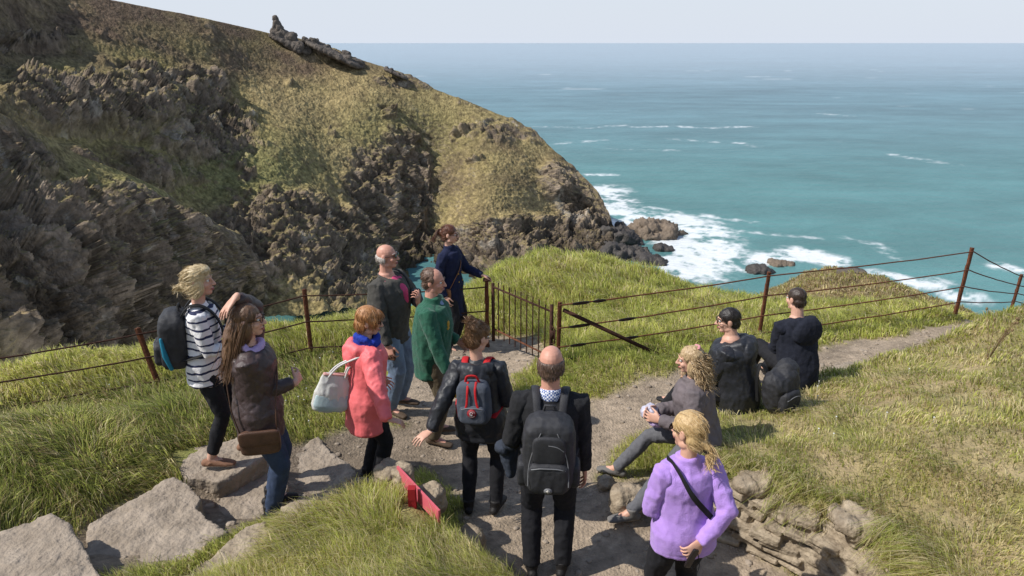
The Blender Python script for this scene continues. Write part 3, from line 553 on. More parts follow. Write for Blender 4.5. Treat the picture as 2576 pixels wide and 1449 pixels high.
def letters(mb,txt,rad,a0,a1,size,base,top=True):
    for i,ch in enumerate(txt):
        cu=bpy.data.curves.new('t','FONT'); cu.body=ch; cu.size=size; cu.align_x='CENTER'; o=bpy.data.objects.new('temporary',cu); COL.objects.link(o)
        me=bpy.data.meshes.new_from_object(o.evaluated_get(bpy.context.evaluated_depsgraph_get())); bpy.data.objects.remove(o)
        a=R(a0+(a1-a0)*i/max(1,len(txt)-1)); rot=a-math.pi/2 if top else a+math.pi/2
        vs=[]
        for v in me.vertices:
            x,y=v.co.x,v.co.y-size*.35; vs.append(base(x*math.cos(rot)-y*math.sin(rot)+rad*math.cos(a),x*math.sin(rot)+y*math.cos(rot)+rad*math.sin(a)))
        mb.add(vs,[tuple(p.vertices) for p in me.polygons])
bz=-.045; yb=-.107
bd=obj('badge',MB().tube([O(0,yb+.006,bz),O(0,yb,bz)],.034,n=28,cap=0),'badge_red',e)
tb=MB(); letters(tb,'FJÄLLRÄVEN',.024,165,15,.011,lambda x,y:O(x,yb-.0015,bz+y)); letters(tb,'KÅNKEN',.025,225,315,.011,lambda x,y:O(x,yb-.0015,bz+y),False)
tb.tube([O(.012*math.cos(a),yb-.0015,bz+.012*math.sin(a)) for a in [R(40+28*k) for k in range(10)]],[(.002+.0005*k,.001) for k in range(10)],n=6)
tb.tube([O(.010,yb-.0015,bz+.008),O(.004,yb-.0015,bz+.0)],[(.0045,.001),(.001,.001)],n=6)
obj('badge_mark',tb,'badge_grey',bd)

# === 8 backpack man
cm('black_knit',(.023,.023,.025),(.015,.015,.017),sc=30,rough=.95,bump=.5,bsc=180)
def check():
    m=mat('check_shirt',(.6,.65,.75),bump=.1); nt=m.node_tree; N=nt.nodes; L=nt.links; ck=N.new('ShaderNodeTexChecker'); ck.inputs['Scale'].default_value=85; ck.inputs[1].default_value=(.7,.72,.78,1); ck.inputs[2].default_value=(.08,.13,.32,1)
    L.new(N['Texture Coordinate'].outputs['Object'],ck.inputs[0]); L.new(ck.outputs[0],N['Principled BSDF'].inputs['Base Color']); MT['check_shirt']=m
check()
P=person('balding man in a black jumper and checked collar seen from behind with a large backpack',.25,3.94,4,H=1.8,fem=False,bulk=1.05,head=(6,4,0),hL=(-.24,.2,.97),pL=(-.2,-1,-.1),hR=(.245,.07,.83),pR=(.12,-1,0),skin='skin_red',curl=(.8,.5))
trousers(P,'black_cloth',.014); jacket(P,'jumper','black_knit',th=.026,hem=-.1,ath=.018,sl=.97,collar=.005,cw=1.2); shoes(P,'boot_black')
part(P,'shirt_collar',MB().tube([P.T(0,-.012,.455),P.nb+V((0,-.012,.014)),P.nb+V((0,-.006,.037))],[.083,.073,.068],n=18,cap=.1),'check_shirt',.006)
fr=[('e',(.077*math.sin(R(a)),-.012-.091*math.cos(R(a)),-.012),(.013,.014,.045)) for a in range(-100,101,10)]+[('e',(.05*math.sin(R(a)),-.015-.085*math.cos(R(a)),-.05),(.03,.016,.03)) for a in range(-50,51,25)]
hair(P,fr,'hair_fringe',n=500,L=.018,lift=.003,amp=.0015,vox=.005); face(P,'clear')
e,q,O=backpack(P,'large black backpack with a front pocket and oval emblem on the balding man','black_nylon','black_nylon',(.165,.115,.255),.2,.25,True)
for sd in (-1,1):
    obj('side_pocket',solid(MB().ell(O(sd*.165,-.01,-.13),(.035,.07,.09),M=P.Rw,e=.5),.007,2),'black_nylon',e)
    obj('reflective_strip',MB().tube(crom([O(sd*.05,-.108,.2),O(sd*.09,-.118,.1),O(sd*.12,-.122,-.02),O(sd*.125,-.16,-.14)],5),(.0035,.002),n=6),'zip_grey',e)
obj('upper_pocket',solid(MB().ell(O(0,-.105,.08),(.105,.028,.10),M=P.Rw,e=.5),.007,2),'black_nylon',e)
obj('zip',MB().tube(crom([O(.0,-.13,.13),O(.05,-.13,.12),O(.09,-.125,.09)],5),.004,n=6),'zip_grey',e)
em=obj('emblem',MB().tube([O(0,-.163,-.17),O(0,-.168,-.17)],[(.026,.02)]*2,lat=P.lat,n=20,cap=0),'zip_grey',e)
b=MB(); b.box(O(0,-.1705,-.17),(.012,.0015,.0035)); b.box(O(0,-.1708,-.17),(.0035,.0015,.012)); obj('cross_mark',b,'sole_white',em)
cm('slate_cloth',(.04,.048,.068),(.024,.03,.042),sc=15,rough=.9)
c=P.wr[0].lerp(P.el[0],.3)+V((0,.02,-.1)); e,q=carried(P,'folded_jacket',c,'slate blue jacket draped over the forearm beside the large backpack','jacket')
mb=MB(); mb.tube([q(P.wr[0]+V((-.02,.02,-.02))),q(P.wr[0].lerp(P.el[0],.6)+V((-.02,0,-.02)))],[(.06,.06),(.055,.055)],n=12); mb.tube([V((-.02,.03,.08)),V((-.04,.03,-.05)),V((-.03,.03,-.17))],[(.06,.09),(.06,.1),(.045,.085)],lat=(1,0,0),n=14); mb.ell((-.08,-.04,.05),(.05,.06,.05))
obj('cloth',solid(mb,.008,2,wrink(.016,12,.005,26)),'slate_cloth',e)

# === 9 purple fleece woman
cm('purple_fleece',(.46,.28,.70),(.38,.22,.6),sc=24,rough=.95,bump=.5,bsc=170,sheen=.2); cm('phone',(.02,.015,.015),rough=.15,bump=0,spec=.5)
P=person('blonde woman in a lilac fleece seen from behind with a black phone in her hand',1.06,3.46,-14,H=1.67,bulk=1.08,lean=(2,-2),head=(-28,4,4),hR=('w',1.12,3.29,.84),pR=(1,-.6,.0),dR=(-.75,-.1,-.5),nR=(.1,-1,.3),hL=(-.09,.26,1.0),pL=(-.6,-1,-.2),curl=(.5,.7))
trousers(P,'black_cloth',.012); jacket(P,'fleece','purple_fleece',th=.03,hem=-.13,ath=.018,sl=.98,collar=.04,cw=1.25,disp=wrink(.009,8,.003,22)); shoes(P,'boot_black')
hair(P,CAP+[('e',(0,-.01,.05),(.086,.1,.085)),('t',[(0,-.10,-.03),(.02,-.135,-.07),(.03,-.14,-.13),(.032,-.135,-.18)],[.028,.028,.025,.012])],'hair_honey',n=1000,L=.07,flow=(0,-.9,-.55),lift=.003,jit=.08,guides=[[(0,-.1,-.03),(.02,-.135,-.07),(.03,-.14,-.13),(.035,-.135,-.2)]],gn=80,gj=.007); face(P,'sun')
part(P,'hair_tie',MB().tube([P.h((.019,-.13,-.066)),P.h((.024,-.135,-.084))],.03,n=12,cap=.3),'strap_black')
e,q=carried(P,'phone',P.wr[1]+V((-.075,-.035,-.075)),'black phone in the hand behind the lilac fleece','phone'); obj('phone_body',solid(MB().ell((0,0,0),(.02,.009,.065),M=Matrix.Rotation(R(25),3,'Y'),e=.25),.003,1),'phone',e)
obj('hand_strap',MB().tube(crom([(.0,-.01,-.06),(.03,-.02,-.1),(.05,-.01,-.05),(.04,0,.02)],5),.003,n=6),'strap_black',e)
e,q=carried(P,'crossbody_bag',P.T(.2,.09,-.05),'black crossbody strap and small bag worn across the lilac fleece','bag'); obj('bag_body',solid(MB().ell((0,.04,-.02),(.035,.08,.07),e=.4),.007,2),'black_nylon',e)
obj('strap',MB().tube([q(p) for p in crom([P.T(.19,.05,-.02),P.T(.165,-.12,.06),P.T(.06,-.18,.2),P.T(-.05,-.175,.35),P.T(-.1,-.075,.475),P.T(-.1,.06,.48),P.T(-.03,.17,.34),P.T(.1,.18,.15),P.T(.19,.14,-.02)],6)],(.017,.004),lat=(0,0,1),n=8),'strap_black',e)

# === 10 curly seated woman
cm('taupe_jacket',(.165,.135,.14),(.105,.09,.095),sc=9,rough=.75,bump=.35,bsc=40); cm('grey_leggings',(.13,.13,.14),(.09,.09,.1),sc=30,rough=.9); cm('trainer_grey',(.17,.16,.15),rough=.8); cm('pink_clip',(.7,.3,.32),rough=.5)
zz=max(z1(1.55,4.95),.43)
P=person('seated woman with long curly fair hair, a taupe jacket and grey leggings',1.55,4.95,-80,z=zz,H=1.68,bulk=1.16,pel=(0,0,.14),lean=(10,2),head=(2,6,-4),hR=(.05,.34,.28),hL=(-.12,.32,.28),pR=(.5,-1,-.3),pL=(-.5,-1,-.3),fL=('w',.86,4.42,.085),fR=('w',.93,5.14,.085),kL=(-.5,.5,1),kR=(.5,.5,1),toe=(-18,14))
trousers(P,'grey_leggings',.008,name='leggings'); jacket(P,'jacket','taupe_jacket',th=.036,hem=-.14,ath=.026,sl=.95,collar=.04,disp=wrink(.015,8,.006,20)); shoes(P,'trainer_grey','sole_white')
GD=[[(sx*.05,-.03,.07),(sx*.1,-.05,0),(sx*.12,-.08,-.1),(sx*.11,-.1,-.22)] for sx in (-1,1)]+[[(0,-.08,.06),(0,-.14,0),(.02,-.15,-.12),(.03,-.15,-.25)],[(-.05,-.07,.05),(-.08,-.12,-.02),(-.08,-.14,-.14),(-.07,-.15,-.25)],[(.05,-.07,.05),(.09,-.12,-.02),(.09,-.14,-.14),(.1,-.14,-.27)],[(.07,.02,.04),(.1,.03,-.04),(.11,.03,-.14),(.1,.04,-.2)]]
hair(P,CAP+[('e',(0,-.07,-.05),(.1,.07,.1)),('e',(0,-.1,-.14),(.1,.055,.09)),('e',(-.07,-.03,-.05),(.035,.06,.09)),('e',(.07,-.03,-.05),(.035,.06,.09))],'hair_curl',n=500,L=.06,lift=.01,guides=GD,gn=620,gj=.022,wave=.012,turns=5,amp=.01,gw=.003); face(P)
part(P,'hair_clip',MB().tube(crom([P.h((.06,-.05,.11)),P.h((.02,-.075,.118)),P.h((-.03,-.07,.12))],4),(.012,.006),n=8),'pink_clip')
cm('plastic_clear',(.5,.48,.56),(.38,.36,.45),rough=.4,bump=.5,bsc=25,spec=.5)
e,q=carried(P,'plastic_bag',(0.03,.36,.24),'clear plastic bag with a lavender cloth on the lap of the curly haired woman','plastic bag')
obj('bag_film',solid(MB().ell((0,.03,.03),(.075,.055,.06)).ell((.05,.06,-.01),(.06,.06,.05)),.007,2,wrink(.022,14,.008,36)),'plastic_clear',e)
obj('cloth',solid(MB().ell((-.05,-.01,-.02),(.08,.06,.05)).ell((.03,-.02,-.05),(.06,.06,.04)),.007,2,wrink(.014,14,.005,40)),'lilac',e)

# === 11 hooded seated man
P=person('seated dark haired man in glasses and a black hooded coat next to a backpack',2.16,5.84,-62,H=1.8,fem=False,bulk=1.22,z=z1(2.16,5.84)+.02,pel=(0,0,.17),lean=(13,0),head=(-20,6,0),hR=(.08,.42,.22),hL=(-.08,.42,.22),pR=(.3,-1,-.5),pL=(-.3,-1,-.5),fL=(-.12,.66,-.16),fR=(.14,.62,-.16),kL=(-.2,.3,1),kR=(.2,.3,1),curl=(.7,.7))
trousers(P,'black_cloth',.014); jacket(P,'coat','black_shell',th=.042,hem=-.18,ath=.028,sl=.96,hood=True,hoodr=1.5); shoes(P,'boot_black')
hair(P,CAP,'hair_dark',n=900,L=.035,lift=.01,flow=(0,-.5,-.5)); face(P,'clear')
e=empty('backpack',(2.47,5.58,z1(2.47,5.58)),R(32),'black backpack resting on the grass behind the man in the hooded coat','backpack')
obj('bag_body',solid(MB().ell((0,0,.2),(.17,.12,.22),M=Matrix.Rotation(R(-14),3,'Y'),e=.6).ell((.07,.02,.35),(.12,.1,.14)),.008,3,wrink(.018,8,.006,22)),'black_nylon',e)
obj('front_pocket',solid(MB().ell((-.02,-.11,.15),(.12,.055,.11),e=.6),.007,2,wrink(.008,12,.004,25)),'black_nylon',e)
obj('shoulder_strap',MB().tube(crom([(-.1,.1,.38),(-.14,.15,.44),(-.18,.14,.31),(-.16,.12,.08)],5),(.022,.006),n=8),'strap_black',e)
obj('zip',MB().tube(crom([(-.11,-.16,.19),(-.02,-.172,.22),(.08,-.16,.19)],5),.004,n=6),'zip_grey',e)

# === 12 seated man in navy hoodie
cm('navy_hoodie',(.018,.02,.031),(.011,.013,.021),sc=20,rough=.95,bump=.4,bsc=140)
P=person('seated short haired man in a navy hoodie, farthest along the path from the group',2.98,6.42,-18,H=1.84,fem=False,bulk=1.08,z=z1(2.98,6.42)+.02,pel=(0,0,.18),lean=(14,0),head=(-10,8,0),hR=(.06,.42,.2),hL=(-.06,.42,.2),pR=(.25,-1,-.3),pL=(-.25,-1,-.3),fL=(-.14,.6,-.14),fR=(.14,.62,-.14),kL=(-.2,.3,1),kR=(.2,.3,1))
trousers(P,'black_cloth',.014); jacket(P,'hoodie','navy_hoodie',th=.034,hem=-.16,ath=.024,sl=.97,hood=True,hoodr=1.45); shoes(P,'boot_black')
hair(P,[('e',(0,-.018,.04),(.08,.096,.084)),('e',(0,-.05,-.02),(.074,.057,.065))],'hair_darkbrown',n=700,L=.022,lift=.007,flow=(0,-.4,-.8)); face(P)

# ------------------------------------------------------------------ fences and gate
def postmesh(b,t,w=.035,lat=(1,.35,0)):
    mb=MB(); b=V(b); t=V(t); mb.tube([b,b.lerp(t,.5),t],[(w,.012)]*3,lat=lat,n=4,cap=0); d=(t-b).normalized(); l2=V((-lat[1],lat[0],0))
    mb.tube([b+l2*.02,t+l2*.02-d*.004],[(.012,w*.9)]*2,lat=lat,n=4,cap=0); return solid(mb,.007,1,lambda co:.003*fbm(co,40,3))
def wire(pts,r=.009,sag=.02):
    out=[]
    for a,b in zip(pts[:-1],pts[1:]):
        a=V(a);b=V(b)
        for k in range(10):
            t=k/10; p=a.lerp(b,t); p.z-=sag*4*t*(1-t); p+=V((0,0,random.uniform(-.004,.004))); out.append(p)
    out.append(V(pts[-1])); return MB().tube(out,r,n=7)
def fence(label,posts,rails,wm):
    b0=posts[0][0]; e=empty('cable_fence',b0,0,label,'fence'); o=V(b0)
    for b,t in posts:
        lo=b+(b-t).normalized()*.3; obj('post',postmesh(lo-o,t-o),'rust',e)
    for fr in rails:
        obj('cable',wire([ (t.lerp(b,f)-o)+V((0,-.03,0)) for (b,t),f in zip(posts,fr)]),wm,e)
    return e,o
def pst(u0,v0,u1,v1,y): return at(u1,v1,y),at(u0,v0,y)
LP=[(V((-7.4,5.35,-.1)),V((-7.5,5.35,.66))),(V((-5.9,5.95,-.05)),V((-5.95,5.9,.69))),pst(345,825,408,992,6.9),pst(765,727,786,912,7.8),(V((-.33,8.42,-.3)),V((GP.x,GP.y,GP.z)))]
el,o=fence('rusty cable fence with leaning iron posts left of the gate',LP,[[.08]*5,[.42]*5,[.78]*5],'rust_dark')
obj('post_cap',MB().box(GP-o+V((0,0,.012)),(.045,.045,.012)),'rust_dark',el)
RP=[pst(1408,760,1404,905,7.4),pst(1936,684,1907,868,8.5),pst(2448,623,2403,796,9.7),pst(2572,690,2545,780,12.),(V((11.6,13.2,-1.9)),V((11.7,13.2,-1.0)))]
RL=[[.04,.04,.05,.06,.06],[.43,.31,.31,.3,.3],[.76,.58,.55,.52,.5],[.98,.82,.77,.74,.7]]
er,o=fence('rusty cable fence of four wires right of the gate',RP,RL,'rust')
br=MB().tube([at(1418,780,7.42)-o,at(1690,908,7.75)-o],[(.03,.03)]*2,n=4,cap=0); obj('brace',br,'rust_dark',er)
for k,s0,s1 in ((0,.05,.13),(0,.14,.2),(1,.04,.14),(1,.26,.34),(2,.05,.12),(2,.28,.36),(3,.05,.12)):
    A_=RP[0][1].lerp(RP[0][0],RL[k][0])-o+V((0,-.03,0)); B_=RP[1][1].lerp(RP[1][0],RL[k][1])-o+V((0,-.03,0)); sg=lambda t: A_.lerp(B_,t)-V((0,0,.08*t*(1-t)))
    a,c=sg(s0),sg(s1); tb=MB()
    for q_ in (-1,1): tb.tube(crom([a,a.lerp(c,.25)+V((0,-.006,q_*.011)),a.lerp(c,.75)+V((0,-.006,q_*.011)),c],3),.008,n=7)
    tb.tube([a.lerp(c,-.1),c.lerp(a,-.1)],.007,n=7); obj('tensioner',tb,'steel_dark',er)
gl=at(1240,716,8.34); gr=at(1388,778,7.48)
g=empty('gate',(gl.x,gl.y,-.3),0,'narrow rusty iron gate of thin vertical bars','gate'); o=V((gl.x,gl.y,-.3))
d=gr-gl; GT=lambda t,h: gl+d*t+V((0,0,h))-o
hb=-.62
obj('stile',MB().tube([GT(0,.02),GT(0,hb-.18)],[(.022,.012)]*2,n=4,cap=0),'rust_dark',g); obj('stile',MB().tube([GT(1,.06),GT(1,hb-.12)],[(.022,.012)]*2,n=4,cap=0),'rust_dark',g)
obj('rail',MB().tube([GT(0,-.03),GT(1,-.03)],[(.016,.014)]*2,n=4,cap=0),'rust_dark',g); obj('rail',MB().tube([GT(0,hb),GT(1,hb)],[(.018,.014)]*2,n=4,cap=0),'rust',g)
for k in range(1,10): obj('bar',MB().tube([GT(k/10,.05 if k!=9 else .02),GT(k/10,hb-.1)],.008,n=7),'rust_dark',g)
obj('latch',MB().box(GT(1.02,-.32),(.03,.02,.05)).tube([GT(1.,-.2),GT(1.06,-.25),GT(1.05,-.42),GT(.99,-.45)],.009,n=7),'rust_dark',g)

# ------------------------------------------------------------------ red sign, stones
cm('red_paint',(.36,.02,.025),(.26,.015,.02),sc=12,rough=.6,bump=.2); cm('red_face',(.62,.13,.16),(.54,.10,.13),sc=10,rough=.55,bump=.1)
a=at(1000,1172,4.22); b_=at(1105,1284,3.74); e=empty('sign_board',(a.x,a.y,a.z-.4),0,'red wooden sign board on a short red post in the grass mound','sign'); o=V(e.location)
mb=MB(); nn=(b_-a).cross(V((0,0,1))).normalized()*.008; h=V((0,0,-.115)); vs=[]
for p in (a,b_,b_+h,a+h): vs+=[p-o+nn,p-o-nn]
mb.add(vs,[(0,2,4,6),(1,7,5,3),(0,1,3,2),(2,3,5,4),(4,5,7,6),(6,7,1,0)]); obj('board',mb.mesh(False),'red_face',e)
pc=at(1042,1226,3.94); obj('post',MB().box(V((pc.x-.015,pc.y-.015,pc.z-.21))-o,(.026,.026,.22)).mesh(False),'red_paint',e)
SGN=(pc.x,pc.y)
SLABS=[]
def slab(poly,z,label,th=.2,m='stone',vox=.016):
    pts=[atz(u,v,z) for u,v in poly]; c=sum(pts,V((0,0,0)))/len(pts); SLABS.append([(p.x,p.y) for p in pts])
    dense=[]
    for i in range(len(pts)):
        p,q=pts[i],pts[(i+1)%len(pts)]
        for k in range(4):
            t=k/4; r=p.lerp(q,t)-c; dense.append((r.x+random.uniform(-.025,.025),r.y+random.uniform(-.025,.025)))
    mb=MB().prism(dense,0,-th); off=random.uniform(0,50)
    o=obj('stone_step',solid(mb,vox,2,lambda co:.026*fbm(co,4,4,off=off)+.012*blocks(co,6.,off)+.009*fbm(co,25,3,True,off=off)),m); o.location=c; tag(o,label,'stone step')
slab([(800,1098),(895,1190),(858,1228),(740,1255),(695,1205),(730,1140)],.12,'pale stone step right of the quilted jacket woman, lowest of the flight')
slab([(535,1205),(640,1172),(730,1220),(708,1305),(640,1326),(535,1280)],.275,'stone step under the boots of the quilted jacket woman')
slab([(430,1140),(600,1100),(660,1150),(560,1208),(465,1205)],.435,'stone step under the feet of the woman in stripes')
slab([(222,1320),(435,1198),(505,1240),(500,1285),(565,1335),(475,1415),(330,1490),(222,1420)],.54,'broad cracked stone step second from the left corner')
slab([(-120,1385),(135,1290),(275,1449),(250,1560),(-120,1560)],.79,'stone step in the bottom left corner, highest of the flight')
slab([(430,1480),(560,1370),(640,1315),(705,1325),(650,1400),(560,1470),(470,1520)],.6,'long sloping kerb stone left of the grass mound',m='stone_pale')
slab([(715,1275),(860,1212),(935,1222),(880,1262),(780,1318),(700,1325)],.48,'flat kerb stone between the quilted jacket woman and the grass mound',m='stone_pale')
slab([(2060,935),(2150,905),(2240,915),(2200,950),(2110,960)],-.03,'flat paving stone in the path beside the man in the navy hoodie',th=.12)
BO=[]
def boulder(c,r,label,m='stone_pale',vox=.012,rough=.4,name='boulder',cat='rock'):
    off=random.uniform(0,90); mb=MB(); rr=np.array(r)
    for k in range(5):
        d=V((random.uniform(-.4,.4)*rr[0],random.uniform(-.4,.4)*rr[1],random.uniform(-.3,.3)*rr[2])); mb.ell(d,tuple(rr*random.uniform(.55,.8)),M=Matrix.Rotation(random.uniform(-.4,.4),3,'X')@Matrix.Rotation(random.uniform(0,3),3,'Z'),e=.45)
    q=float(rr.max()); me=solid(mb,vox,1,lambda co: q*rough*.5*(fbm(co/q,1.3,4,True,off=off)-.2)+q*.06*fbm(co/q,7,4,True,off=off))
    o=obj(name,me,m); o.location=c; tag(o,label,cat); BO.append((c[0],c[1],q)); return o
boulder(V((-.88,4.30,.58)),(.15,.12,.12),'lichen covered rock under the hand in the coral sleeve')
boulder(V((-.64,4.16,.50)),(.13,.11,.13),'rock under the outstretched hand beside the red sign')
boulder(V((-.33,3.93,.22)),(.12,.1,.16),'jagged rock at the right edge of the grass mound, behind the sign board')
boulder(V((-1.15,4.36,.36)),(.12,.09,.12),'rock at the near foot of the coral raincoat')
boulder(atz(1575,1262,.12),(.14,.11,.13),'pale rock under the knee of the seated curly haired woman')
boulder(atz(1525,1215,.03),(.09,.07,.05),'small flat stone beside the far trainer on the path')
boulder(atz(1900,1215,.47),(.16,.10,.05),'flat pale stone at the back end of the dry wall')
boulder(atz(2150,1310,.54),(.2,.11,.05),'flat pale stone on top of the dry wall near the right',)
WL=crom([(1.4,4.86,0),(1.58,4.6,0),(1.95,4.2,0),(2.31,3.86,0),(2.44,3.4,0),(2.5,2.7,0)],12)
mb=MB(); cum=[0]
for a,b in zip(WL[:-1],WL[1:]): cum.append(cum[-1]+(b-a).length)
zc=.0
for row in range(11):
    hh=random.uniform(.034,.07); s_=random.uniform(0,.15)
    while s_<cum[-1]-.05:
        ln=random.uniform(.08,.32); m_=min(s_+ln/2,cum[-1]); i=min(range(len(cum)-1),key=lambda k:abs(cum[k]-m_)); p=WL[i]; t=(WL[i+1]-WL[i]).normalized(); nrm=V((-t.y,t.x,0))
        nrm=nrm if nrm.x<0 else -nrm
        top=.27 if m_<.3 else .44
        if zc<top:
            ang=math.atan2(t.y,t.x); Mx=Matrix.Rotation(ang+random.uniform(-.3,.3),3,'Z')@Matrix.Rotation(random.uniform(-.12,.12),3,'Y')@Matrix.Rotation(random.uniform(-.12,.12),3,'X')
            mb.ell(p+nrm*(.05-.14*zc+random.uniform(-.05,.06))+V((0,0,zc+hh/2+random.uniform(-.01,.01))),(ln/2*.97,random.uniform(.07,.13),hh/2*random.uniform(.8,.98)),M=Mx,e=.12)
        s_+=ln
    zc+=hh
w0=V((1.9,4.1,0)); mb.v=[tuple(V(v)-w0) for v in mb.v]
o=obj('dry_stone_wall',solid(mb,.0075,0,lambda co:.006*fbm(co,9,4,True)+.005*fbm(co,34,3)-.003),'stone_pale'); o.location=w0; tag(o,'low dry stone wall holding up the grass bank','wall')

# ------------------------------------------------------------------ terrain mesh
nx,ny=330,400
gx=np.linspace(-9.5,15.5,nx); gy=np.concatenate([np.linspace(-2.5,10,250),np.linspace(10.08,25,ny-250)])
X,Y=np.meshgrid(gx,gy); zz,pm=Zt(X.ravel(),Y.ravel(),True); x,y=X.ravel(),Y.ravel()
edge=np.minimum(np.minimum(x+9.5,15.5-x),25-y); zz=zz-np.clip(1.2-edge,0,2)**2*6
zz=np.clip(zz,-30,4)
p3=np.stack([x,y,zz],1); n1=fbm(p3,2.2,4)[:,None]; n2=fbm(p3,14,3)[:,None]; n3=fbm(p3,.7,3,off=5)[:,None]
soil=np.array([.30,.235,.17])*(1+.55*n1+.55*n2); stp=ss(.9,.5,segd(x,y,PTH3[1:]))[:,None]; soil=soil*(1-.35*stp)
dry=np.array([.29,.22,.105]); grn=np.array([.18,.19,.05]); gc=grn+(dry-grn)*np.clip(.5+n3*1.2+n1*.5,0,1); gc*=(1+.4*n2)
bs=ss(0.1,.5,polysd(x,y,BANK))[:,None]*np.clip(.3+n1*1.4,0,.9)*ss(7,4,x)[:,None]
gc=gc*(1-bs)+np.array([.35,.27,.155])*(1+.4*n2)*bs
kn=ss(3.5,5.5,x)*ss(12.5,15,y); kn=kn[:,None]; gc=gc*(1-kn)+np.array([.22,.165,.09])*(1+.5*n1)*kn
col=np.clip(gc*(1-pm[:,None])+soil*pm[:,None],.01,1)
cm('ground',(1,1,1),attr='col',avar=.3,sc=14,rough=.95,bump=.9,bsc=45,bdist=.025)
g=obj('ground',npmesh('ground',p3,gridfaces(ny,nx),col),'ground'); tag(g,kind='structure')
px=rng.uniform(-2.5,6.5,14000); py=rng.uniform(3,9,14000); pz,pmm=Zt(px,py,True); k=(rng.uniform(size=14000)<pmm*.22); px,py,pz=px[k],py[k],pz[k]
pb=MB()
for a,b,c in zip(px,py,pz):
    r=random.choice((.008,.01,.014,.02,.03)); pb.ell((a,b,c),(r*random.uniform(.8,1.5),r,r*.55),M=Matrix.Rotation(random.uniform(0,3),3,'Z'),e=.7,nu=7,nv=5)
o=obj('pebbles',pb,'stone'); tag(o,'loose small stones scattered over the dirt path','pebbles',kind='stuff')
# ------------------------------------------------------------------ grass
def fence_side(x,y):
    fx=[p[0].x for p in LP]+[p[0].x for p in RP]; fy=[p[0].y for p in LP]+[p[0].y for p in RP]
    return y-np.interp(x,fx,fy)
def inview(x,y,z,m=.12):
    dy=y*CP-(z-CZ)*SP; up=y*SP+(z-CZ)*CP
    with np.errstate(all='ignore'): a=x/dy; b=up/dy
    return (dy>.5)&(np.abs(a)<.75*(1+m)+.05)&(b>-.422*(1+m)-.06)&(b<.3)
N=1050000
r_=rng.uniform(0,1,N); yy=2.4+(24-2.4)*r_**1.9; xx=rng.uniform(-1.05,1.05,N)*(yy*.95+1.5)
cand=np.stack([xx,yy,0*xx],1); tuft=fbm(cand,3.2,2)
keep=(xx>-9)&(xx<15)&(yy<24.5); xx,yy,tuft=xx[keep],yy[keep],tuft[keep]
zz,pm=Zt(xx,yy,True); k=inview(xx,yy,zz)&(rng.uniform(size=len(xx))>pm*1.1); 
k&=(zz>-7)
for pl in SLABS: k&=polysd(xx,yy,pl)<.0
for bx,by,q in BO: k&=np.hypot(xx-bx,yy-by)>q*.65
k&=(np.hypot(xx-SGN[0]-.03,yy-SGN[1]+.1)>.13)
wl=[(p.x,p.y) for p in WL]; k&=(segd(xx,yy,wl)>.12)|(polysd(xx,yy,BANK)>.02)
xx,yy,zz,tuft,pm=xx[k],yy[k],zz[k],tuft[k],pm[k]
bsd=polysd(xx,yy,BANK); bank=ss(0,.3,bsd); mound=ss(0,.1,polysd(xx,yy,MOUND)); bey=ss(-.1,.4,fence_side(xx,yy))*(1-bank)
c3=np.stack([xx,yy,0*xx],1); ln=fbm(c3,.8,3,off=3); fine=fbm(c3,9,2,off=8); dryn=fbm(c3,.55,3,off=21)
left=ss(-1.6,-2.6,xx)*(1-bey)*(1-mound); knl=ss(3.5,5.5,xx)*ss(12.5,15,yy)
thin=bank*np.clip(.42+fbm(c3,2.2,3)*1.3,0,.88)*ss(7.5,4.,xx)*ss(.05,.5,bsd); thin=np.maximum(thin,knl*.35)
k=rng.uniform(size=len(xx))>thin
xx,yy,zz,tuft,pm,bank,mound,bey,ln,fine,dryn,left,knl,bsd=[q[k] for q in (xx,yy,zz,tuft,pm,bank,mound,bey,ln,fine,dryn,left,knl,bsd)]
n=len(xx); print('BLADES',n)
dist=np.hypot(xx,yy); over=(bsd>0)*ss(.35,.05,bsd)*ss(5.2,4.6,yy)
L=(.085+.06*np.clip(tuft+.3,0,1.5)+.05*left+.06*bey+.015*mound-.04*bank+.07*over)*rng.uniform(.55,1.35,n)*(1+.25*ln)
L=np.clip(L,.03,.3)*(1-.7*pm)*np.where(dist>12,1.25,1)*(1-.45*knl)
hsh=fbm(np.stack([xx,yy,0*xx],1),1.7,2,off=40); hs2=fbm(np.stack([xx,yy,0*xx],1),1.7,2,off=60)
leanx=-.35+hsh*1.3+rng.normal(size=n)*.33-.8*over; leany=-.15+hs2*1.3+rng.normal(size=n)*.33-.5*over
wd=np.clip(.0011*dist*.55,.0016,.012)*rng.uniform(.7,1.3,n)
ang=rng.uniform(0,math.pi,n); sx=np.cos(ang)*wd; sy=np.sin(ang)*wd
b0=np.stack([xx,yy,zz-.01],1); sd=np.stack([sx,sy,0*sx],1)
mid=b0+np.stack([leanx*.3*L,leany*.3*L,L*.62],1); tip=b0+np.stack([leanx*L*.95,leany*L*.95,L*np.clip(1.05-.35*np.hypot(leanx,leany),.2,1)],1)
vt=np.stack([b0-sd,b0+sd,mid-sd*.8,mid+sd*.8,tip],1).reshape(-1,3)
i0=np.arange(n)*5
tri=np.concatenate([np.stack([i0,i0+1,i0+3],1),np.stack([i0,i0+3,i0+2],1),np.stack([i0+2,i0+3,i0+4],1)])
green=np.array([.36,.42,.09]); lime=np.array([.62,.62,.17]); straw=np.array([.78,.66,.38]); dark=np.array([.15,.17,.045]); brown=np.array([.42,.32,.16])
u=rng.uniform(size=n)
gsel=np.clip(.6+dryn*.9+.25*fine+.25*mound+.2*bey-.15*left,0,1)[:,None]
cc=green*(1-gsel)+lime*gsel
sp=np.clip(.14+.38*bank+.3*mound+.3*dryn+.04*bey+.06*left+.4*knl+.3*over,0.03,.85); c=np.where((u<sp)[:,None],straw,cc)
